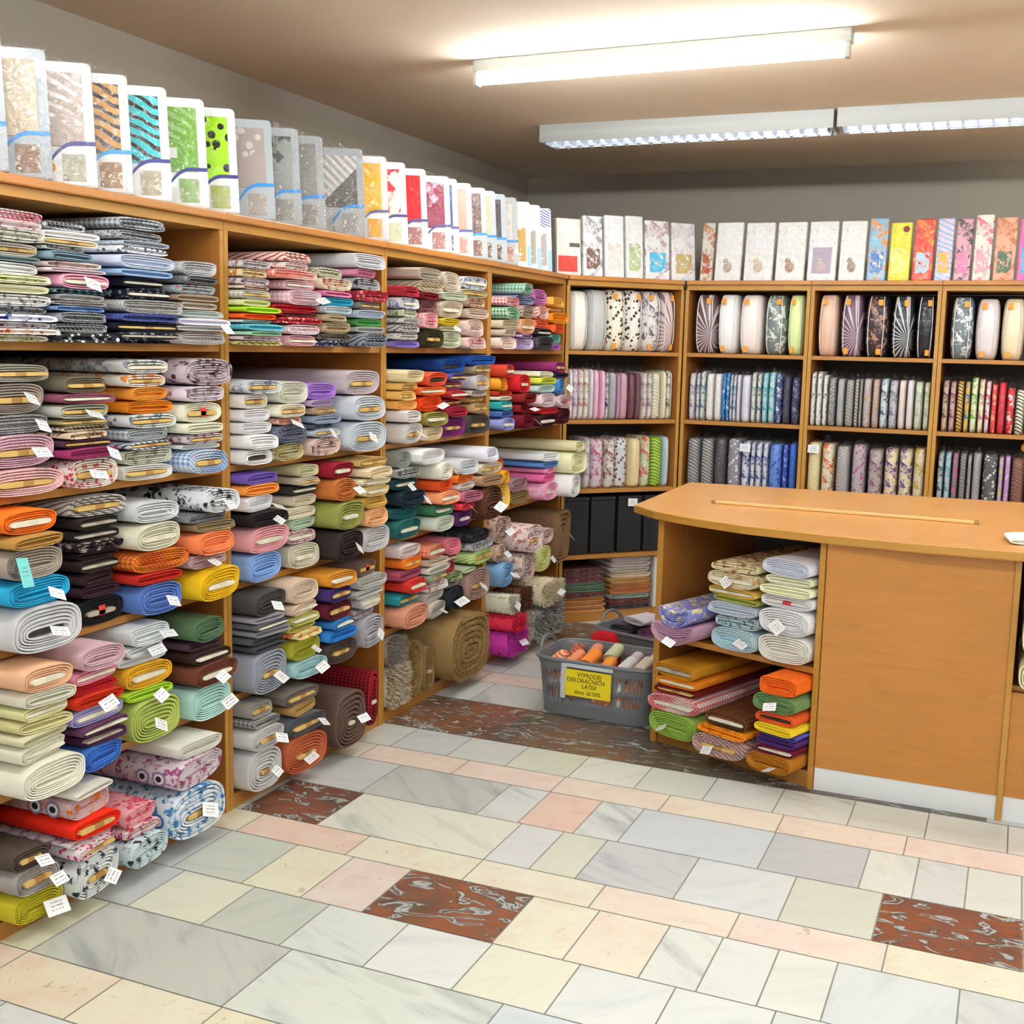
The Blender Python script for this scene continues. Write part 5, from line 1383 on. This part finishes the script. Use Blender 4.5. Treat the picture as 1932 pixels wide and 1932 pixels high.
for i, (bx, by, cf, cs, cfab, pat, c2, cph, fil, desc) in enumerate(BOXES):
    ph = math.radians(46); w, h, th_ = 0.225, 0.335, 0.040
    d = Vector((math.cos(ph), math.sin(ph)))
    P = Vector((SX-0.014, by)) - d*w/2
    t = thing('bedding_carton', desc + ' on the wall bays', 'bedding', (P.x, P.y, ZTOP+0.0008), ph, 'bedding cartons standing in a row on the wall shelving')
    t.rotation_euler = (-0.07, -0.03, ph)
    t.location.z += 0.0035
    out = [(-w/2,0),(w/2,0),(w/2,h-0.012),(w/2-0.004,h-0.004),(w/2-0.012,h),(-w/2+0.012,h),(-w/2+0.004,h-0.004),(-w/2,h-0.012)]
    b = MB(); b.rings([[(x, y, z) for x, z in out] for y in (th_, 0.0)])
    part('carton', b, plain('carton_'+cf, cf, 0.35, 1.0, Coat_Weight=0.3), t)
    white = cf[0] in 'def' and i > 20
    if not white:
        x0, x1 = -w/2+0.03, w/2-0.026
        part('bedding', MB().box(x0, x1, -0.0022, 0.004, 0.108, h-0.028), cloth(cfab, pat, c2, True, 0.45), t, bevel=0.0015)
        if i in (1, 2, 5, 7, 8, 9, 10, 13, 14):
            fo_ = MB(); tri = [(x1-0.001, 0.109), (x1-0.001, h-0.075), (x0+0.012, 0.109)]
            fo_.rings([[(x_, y_, z_) for x_, z_ in tri] for y_ in (-0.0016, -0.0036)])
            part('bedding_fold', fo_, cloth(cfab, 's', '-', True, 0.5), t)
        sw = MB(); k = 14; r0 = []; r1 = []
        for j in range(k):
            f = j/(k-1); x = -0.012 + (w/2+0.0005+0.012)*f
            z = 0.112 - 0.06*(1-min(f/0.62, 1))**2.2
            r0.append((x, -0.0042, z)); r1.append((x, -0.0042, z+0.0115))
        m2 = MB(); m2.rings([r0, r1], False, False, 0, False)
        m2.rings([[(x, -0.0024, z) for x, y, z in r1], [(x, -0.0024, z) for x, y, z in r0]], False, False, 0, False)
        part('swoosh_band', m2, plain('swoosh_'+cs, cs, 0.4), t)
        lw = MB(); lw.rings([[(p_[0], -0.0034, 0.004) for p_ in r0], [(p_[0], -0.0034, p_[2]) for p_ in r0]], False, False, 0, False)
        part('lower_panel', lw, plain('carton_'+cf, cf, 0.35, 1.0, Coat_Weight=0.3), t)
        part('photo', MB().box(0.024, w/2-0.028, -0.0052, -0.0036, 0.016, 0.088), cloth(cph, 'p', 'c8c0b4', True, 1.2), t)
    else:
        part('photo', MB().box(0.0, w/2-0.03, -0.0022, 0.0, 0.03, 0.2), cloth(cph, 'p', 'f0e8dc', True, 0.7), t)
        part('blue_band', MB().box(w/2-0.022, w/2-0.001, -0.0022, 0.0, 0.004, 0.11), plain('band_paleblue', 'a8d4f0', 0.4), t)
        if pat == 't':
            part('striped_cloth', MB().box(-w/2+0.02, w/2-0.004, -0.0022, 0.0, 0.235, h-0.006), cloth('e8e8f0', 't', '4a5cb8', True), t)
    if desc.startswith('pale carton') or 'orange' in desc or i == 2:
        pass
    if i == 2:
        part('price_sticker', MB().rings([[(-0.002+0.008*math.cos(q*PI/8), y, 0.05+0.012*math.sin(q*PI/8)) for q in range(16)] for y in (-0.0045, -0.006)]), plain('sticker_orange', 'f0a020', 0.5), t)
    if i == 5:
        part('price_card', MB().box(-0.022, 0.022, -0.0052, -0.0044, 0.15, 0.182), tag_mat(), t)
    if fil == '1':
        f = MB().box(-w/2-0.003, w/2+0.003, -0.007, th_+0.003, 0.0015, h+0.003)
        flap(f, w*0.9, th_, h, rp)
        part('plastic_wrap', f, FILM, t)

# ------------------------------------------------------------------ corner unit: black boxes, folded packs below
BLK = plain('black_cloth_box', '17171a', 0.6)
def cloc(s, z, back): 
    l, th = place('C', s, z, back); return l, th
CL = (CB-CA).length
for (s0, s1, nm) in ((0.035, 0.2, 'black storage box by the inner side of the corner unit'), (0.215, 0.375, 'black storage box second in the corner unit'), (0.395, 0.555, 'black storage box third in the corner unit, with card'), (0.57, 0.73, 'black storage box at the counter end of corner unit')):
    l, th = cloc((s0+s1)/2, ZS[3]+0.001, 0.03)
    t = thing('storage_box', nm, 'box', l, th, 'black storage boxes in the corner unit')
    w = s1-s0
    part('box_body', MB().box(-w/2, w/2, 0, 0.3, 0, 0.315), BLK, t, bevel=0.005)
    part('box_lid', MB().box(-w/2-0.002, w/2+0.002, -0.003, 0.302, 0.316, 0.338), BLK, t, bevel=0.004)
    if 'card' in nm or 'end' in nm:
        c = link('price_tag', TAGB, t, (w*0.05, -0.012, 0.30), (-0.1, 0.05, 0)); c['label'] = 'white price card'
LW = [('5a1a28','maroon'),('641c2c','wine'),('6a2030','dark red'),('4f7858','green'),('557e5e','sage'),('6e2430','thin maroon'),('b87420','orange'),('c07a28','ochre'),('c88a40','gold')]
LR = [('d8c8c4','pale pink'),('dcd0cc','pink-white'),('d8ccc0','cream pink'),('dccbb0','cream'),('d8a858','light ochre'),('d88a3a','soft orange'),('d07a30','tangerine'),('a8c0b4','mint'),('6e2832','claret'),('3e3a4e','navy')]
for lst, s0, s1, ztop, nm in ((LW, 0.04, 0.335, 0.315, 'inner'), (LR, 0.355, 0.635, 0.37, 'outer')):
    n_ = len(lst); hh = (ztop-ZS[4])/n_
    for i, (c, dn) in enumerate(reversed(lst)):
        l, th = cloc((s0+s1)/2 + rp.uniform(-0.004, 0.004), ZS[4]+0.0005+i*hh, 0.025+rp.uniform(0, 0.015))
        k = n_-1-i
        lab = '%s folded towel pack, %s, %s stack, bottom shelf of corner unit' % (dn, ORD[k] if k < n_-1 else 'lowest', nm)
        t = thing('towel_pack', lab, 'textile pack', l, th, 'folded towel packs at the bottom of the corner unit')
        mbx = MB(); R, _, _ = roll_rings(s1-s0, hh*0.99, 0.3, rp, 'f', 24, 0.008, 4.6)
        part('folded_towel', MB().rings(R), cloth(c, 's', '-', True), t, True, 40)
        part('plastic_bag', MB().box(-(s1-s0)/2-0.001, (s1-s0)/2+0.001, -0.006, 0.3, 0.0006, hh*0.985), FILM, t)
l, th = cloc(0.688, ZS[4]+0.001, 0.03)
t = thing('white_box', 'tall narrow white box beside the folded towel packs', 'box', l, th)
part('box_body', MB().box(-0.035, 0.035, 0, 0.3, 0, 0.315), plain('white_carton', 'dcd8d0', 0.5), t, bevel=0.003)
part('printed_label', MB().box(-0.012, 0.012, -0.001, 0, 0.21, 0.255), plain('label_grey', '8c8a8a', 0.6), t)

# ------------------------------------------------------------------ cutting counter
t = thing('cutting_counter', 'beech cutting counter with open fabric cubby and white kick plate', 'counter', (0, 0, 0))
TP = [(-1.437, 4.655), (-1.31, 4.515), (-1.12, 4.405), (-0.92, 4.32), (-0.6, 4.252), (-0.27, 4.222), (0.75, 4.222), (0.75, 5.74), (-1.458, 5.62)]
ctm = MB().prism(TP, 0.928, 0.96)
ctm.m = [0, 0] + [1]*(len(ctm.m)-2)
part('counter_top', ctm, [W_COUNTER, W_EDGE], t, bevel=0.004)
def kx(s, d): 
    P = C0 + KU*s - KN*d; return (P.x, P.y)
def kbox(name, s0, s1, d0, d1, z0, z1, mat):
    o = part(name, MB().box(s0, s1, d0, d1, z0, z1), mat, t, loc=(C0.x, C0.y, 0), rot=(0, 0, KT))
    return o
kbox('side_panel', 0.0, 0.028, 0.0, 0.7, 0, 0.927, W_SIDE)
kbox('side_panel', 0.726, 0.748, 0.0, 0.7, 0, 0.927, W_SIDE)
kbox('edge_strip', 0.0, 0.028, -0.002, 0.0, 0, 0.927, W_EDGE)
kbox('edge_strip', 0.726, 0.748, -0.002, 0.0, 0, 0.927, W_EDGE)
kbox('shelf', 0.0285, 0.7255, 0.01, 0.68, 0.433, 0.455, W_SHELF)
kbox('bottom_shelf', 0.0285, 0.7255, 0.01, 0.68, 0.0, 0.06, W_SHELF)
kbox('back_panel', 0.0285, 0.7255, 0.682, 0.698, 0.0, 0.926, BACK)
part('front_panel', MB().box(-0.596, 0.027, 4.296, 4.316, 0.087, 0.927), W_FRONT, t)
part('kick_plate', MB().box(-0.596, 0.027, 4.300, 4.316, 0.0, 0.086), plain('kick_white', 'dfe3e6', 0.35), t)
part('corner_post', MB().box(0.0275, 0.047, 4.288, 4.33, 0, 0.927), W_EDGE, t)
part('front_panel', MB().box(0.048, 0.72, 4.300, 4.318, 0.087, 0.46), W_FRONT, t)
part('kick_plate', MB().box(0.048, 0.72, 4.304, 4.318, 0.0, 0.086), plain('kick_white', 'dfe3e6', 0.35), t)
part('side_panel', MB().box(0.70, 0.72, 4.32, 5.6, 0, 0.927), W_SIDE, t)
part('back_panel', MB().box(-0.3, 0.7, 5.55, 5.57, 0, 0.927), W_SIDE, t)
part('shelf', MB().box(0.048, 0.699, 4.32, 4.9, 0.462, 0.48), W_SHELF, t)
part('back_panel', MB().box(0.048, 0.699, 4.902, 4.92, 0.0, 0.926), BACK, t)
for i, (z0, z1, c, dn) in enumerate(((0.481, 0.60, 'd8d4b0', 'lowest'), (0.6005, 0.74, 'd4d0a8', 'middle'), (0.7405, 0.83, 'e0dcc0', 'topmost'))):
    R, _, _ = roll_rings(0.2, z1-z0, 0.5, rnd, 'n', 30, 0.01, 3.0)
    o = link('fabric_roll', MB().rings(R).mesh('fabric_roll', [cloth(c)], True, 34), None, (0.158, 4.222-0.004*i, z0), (0, 0, 0))
    tag(o, 'cream fabric roll past the counter post at the frame edge, %s of three' % dn, 'fabric', 'cream rolls at the end of the counter')
# measuring stick on the counter
o = thing('measuring_stick', 'pale wooden measuring stick lying on the counter top', 'ruler', (-0.64, 4.87, 0.961), -0.043)
part('stick', MB().box(-0.512, 0.512, -0.012, 0.012, 0, 0.011), wood('stick_wood', 'e4bd80'), o, bevel=0.002)
for s in (-1, 1):
    part('end_cap', MB().box(s*0.52-0.008, s*0.52+0.008, -0.0125, 0.0125, 0, 0.0115), plain('brass_cap', 'b09058', 0.35, Metallic=0.7), o, bevel=0.001)
R, _, _ = roll_rings(0.26, 0.024, 0.16, rnd, 'f', 28, 0.006, 2.6)
o = link('folded_cloth', MB().rings(R).mesh('folded_cloth', [cloth('ecece4')], True, 34), None, (0.12, 4.39, 0.9605), (0, 0, 0.12))
tag(o, 'white folded cloth lying on the counter at the frame edge', 'cloth')

# ------------------------------------------------------------------ laundry baskets
GREY = plain('grey_plastic', '74777c', 0.38)
def basket_mesh(lx, ly, h, slotdir=1):
    """tapered open basket with slotted walls, thickness from a solidify modifier"""
    n = 120
    def loop(k, z, g=0.0):
        a, b = lx/2*k+g, ly/2*k+g; r = []
        for i in range(n):
            th = 2*PI*i/n; c, s = math.cos(th), math.sin(th)
            r.append((a*sgnp(c, 0.36), b*sgnp(s, 0.36), z))
        return r
    lev = [(0.90, 0.0), (0.912, 0.045), (0.925, 0.072), (0.943, 0.122), (0.952, 0.142), (0.97, 0.2), (0.98, 0.215), (1.0, h-0.02), (1.0, h)]
    mb = MB(); R = [loop(k, z) for k, z in lev]
    for r in R: mb.v += r
    for k in range(len(R)-1):
        for i in range(n):
            j = (i+1) % n
            x, y, _ = R[k][i]
            long_side = abs(y) > ly/2*0.80 and abs(x) < lx/2*0.80
            short_side = abs(x) > lx/2*0.80 and abs(y) < ly/2*0.6
            hole = (k in (2, 4) or k == 1 and False) and (long_side or short_side) and i % 2 == 0
            if k in (1, 2, 4) and hole and k != 1: continue
            mb.f.append((k*n+i, k*n+j, (k+1)*n+j, (k+1)*n+i)); mb.m.append(0)
    mb.f.append(tuple(reversed(range(n)))); mb.m.append(0)
    return mb, loop
def basket(label, loc, rz):
    t = thing('laundry_basket', label, 'basket', loc, rz, 'grey laundry baskets on the floor')
    mb, loop = basket_mesh(0.56, 0.37, 0.25)
    o = part('basket_body', mb, GREY, t, True, 60)
    sd = o.modifiers.new('wall', 'SOLIDIFY'); sd.thickness = 0.004; sd.offset = -1
    rim = loop(1.0, 0.25, 0.004) ; rim.append(rim[0])
    part('rim', MB().tube(rim, 0.009, 8), GREY, t, True)
    for s in (-1, 1):
        pts = [(s*(0.285+0.012*math.sin(PI*i/12)), -0.085+0.17*i/12, 0.252+0.05*math.sin(PI*i/12)**0.6) for i in range(13)]
        part('handle', MB().tube(pts, 0.008, 8), GREY, t, True)
    return t
BZ = -0.055
bk = basket('grey slotted laundry basket with yellow sale sign on the floor', (-1.60, 4.865, 0.002), BZ)
sg = part('sale_sign', MB().box(-0.106, 0.106, -0.0008, 0.0008, -0.058, 0.058), plain('sign_yellow', 'f2de08', 0.3, Coat_Weight=0.5), bk, loc=(-0.006, -0.199, 0.162), rot=(-0.05, 0, 0), label='yellow sale sign with black Czech lettering')
def text(s, size, x, z, parent):
    cu = bpy.data.curves.new('lettering', 'FONT'); cu.body = s; cu.size = size; cu.align_x = 'CENTER'; cu.extrude = 0.0003
    cu.materials.append(plain('ink_black', '1c1c14', 0.5))
    tmp = bpy.data.objects.new('lettering_curve', cu)
    me = bpy.data.meshes.new_from_object(tmp); bpy.data.objects.remove(tmp)
    o = link('lettering', me, parent)
    o.location = (x, -0.0014, z); o.rotation_euler = (PI/2, 0, 0)
    o.scale = (0.92, 1, 1)
text('V\u00ddPRODEJ', 0.0265, 0.005, 0.029, sg)
text('DEKORA\u010cN\u00cdCH', 0.0265, -0.010, 0.005, sg)
text('L\u00c1TEK', 0.0265, 0.008, -0.019, sg)
text('sleva  a\u017e 50%', 0.025, 0.0, -0.046, sg)
part('tape_strip', MB().box(-0.012, 0.012, -0.0006, 0.0006, -0.08, 0.08), plain('clear_tape', 'c8d0d8', 0.15), bk, loc=(-0.124, -0.193, 0.166), rot=(-0.05, 0, 0))
part('tape_strip', MB().box(-0.108, 0.108, -0.0006, 0.0006, -0.008, 0.008), plain('clear_tape', 'c8d0d8', 0.15), bk, loc=(-0.0, -0.203, 0.238), rot=(-0.05, 0, 0))
def inb(base, x, y, z, rz):
    c, s = math.cos(base.rotation_euler.z), math.sin(base.rotation_euler.z)
    return (base.location.x + c*x - s*y, base.location.y + s*x + c*y, base.location.z+z)
REM = [(-0.205,0,'c8684a','t','e8c0a0','terracotta striped'),(-0.125,0,'e0906a','s','-','salmon'),(-0.045,0,'f08a38','s','-','orange'),(0.04,0,'f09a40','s','-','light orange'),(0.12,0,'e4e4e4','s','-','white'),(0.2,0,'e8d8c8','s','-','cream'),(-0.17,1,'b8604a','t','8a4a40','rust striped'),(-0.08,1,'d88a70','s','-','coral'),(0.01,1,'c8cca8','s','-','pale green'),(0.1,1,'d4ccd0','s','-','pinkish white'),(0.19,1,'e0c8b0','s','-','peach')]
for i, (x, row_, c, pat, c2, dn) in enumerate(REM):
    w_ = rnd.uniform(0.05, 0.062)
    R, _, _ = roll_rings(w_, 0.048, 0.12, rnd, 'n', 20, 0.006, 2.4)
    l = inb(bk, x, -0.14+0.145*row_, 0.187 + 0.012*(i % 3), 0)
    o = link('fabric_remnant', MB().rings(R).mesh('fabric_remnant', [cloth(c, pat, c2)], True, 34), None, l, (0.18, 0.0, BZ + rnd.uniform(-0.12, 0.12)))
    tag(o, dn + ' fabric remnant rolled up in the sale basket', 'fabric remnant', 'rolled remnants in the sale basket')
under = MB(); R = [[(0.25*k*sgnp(math.cos(2*PI*i/32), 0.4), 0.155*k*sgnp(math.sin(2*PI*i/32), 0.4), z + 0.008*math.sin(i*2.3)) for i in range(32)] for k, z in ((0.94, 0.012), (1.0, 0.08), (1.0, 0.15), (0.85, 0.168), (0.4, 0.174))]
l = inb(bk, 0, 0, 0, 0)
o = link('fabric_scraps', MB().rings(R).mesh('fabric_scraps', [cloth('d88a58', 'p', 'ece4d8', False, 0.5)], True, 60), None, l, (0, 0, BZ))
tag(o, 'loose orange and white scraps filling the sale basket', 'fabric scraps'); o['kind'] = 'stuff'
bk2 = basket('dark grey slotted laundry basket with clothes behind the sale basket', (-1.52, 5.42, 0.002), -0.30)
for i, (x, y, z, c, dn, w, h, a) in enumerate(((-0.165, -0.09, 0.224, '4a4450', 'charcoal', 0.14, 0.045, 0.1), (0.0, -0.09, 0.224, '8a5a78', 'mauve', 0.15, 0.05, -0.05), (0.165, -0.09, 0.224, 'c8202c', 'red', 0.13, 0.055, 0.06), (-0.085, -0.1, 0.281, 'd4ccd4', 'pale grey', 0.15, 0.035, -0.12), (0.105, -0.1, 0.283, 'dcdce8', 'white', 0.13, 0.04, 0.12))):
    R, _, _ = roll_rings(w, h, 0.15, rnd, 'f', 24, 0.008, 2.6, 0.0)
    o = link('folded_garment', MB().rings(R).mesh('folded_garment', [cloth(c)], True, 40), None, inb(bk2, x, y, z, 0), (0.0, 0.0, bk2.rotation_euler.z + a))
    tag(o, dn + ' folded cloth heaped in the rear laundry basket', 'folded cloth', 'cloths heaped in the rear basket')
o = link('folded_garment', pillow(0.42, 0.24, 0.2, 28, 4, 0.1, 0.04).mesh('folded_garment', [cloth('5a4a58', 'p', 'c8c4cc')], True, 50), None, inb(bk2, 0.0, -0.12, 0.018, 0), (0, 0, -0.30))
tag(o, 'dark mixed cloth bundle filling the rear laundry basket', 'folded cloth')
# red cushion between the two baskets
o = link('red_cushion', pillow(0.18, 0.1, 0.275, 28, 2.6, 0.35, 0.06).mesh('red_cushion', [cloth('b81820')], True, 60), None, (-1.72, 5.12, 0.001), (0, 0, -0.15))
tag(o, 'plain red cushion standing on the floor behind the sale basket', 'cushion')
# hanging price card on the divider of the rearmost bay
o = link('price_card', MB().box(-0.001, 0.001, -0.027, 0.027, -0.045, 0.045).mesh('price_card', [tag_mat()]), None, (SX+0.012, 5.285, 1.06), (0.12, 0, 0))
tag(o, 'white price card hanging by the divider of the rearmost wall bay', 'price card')
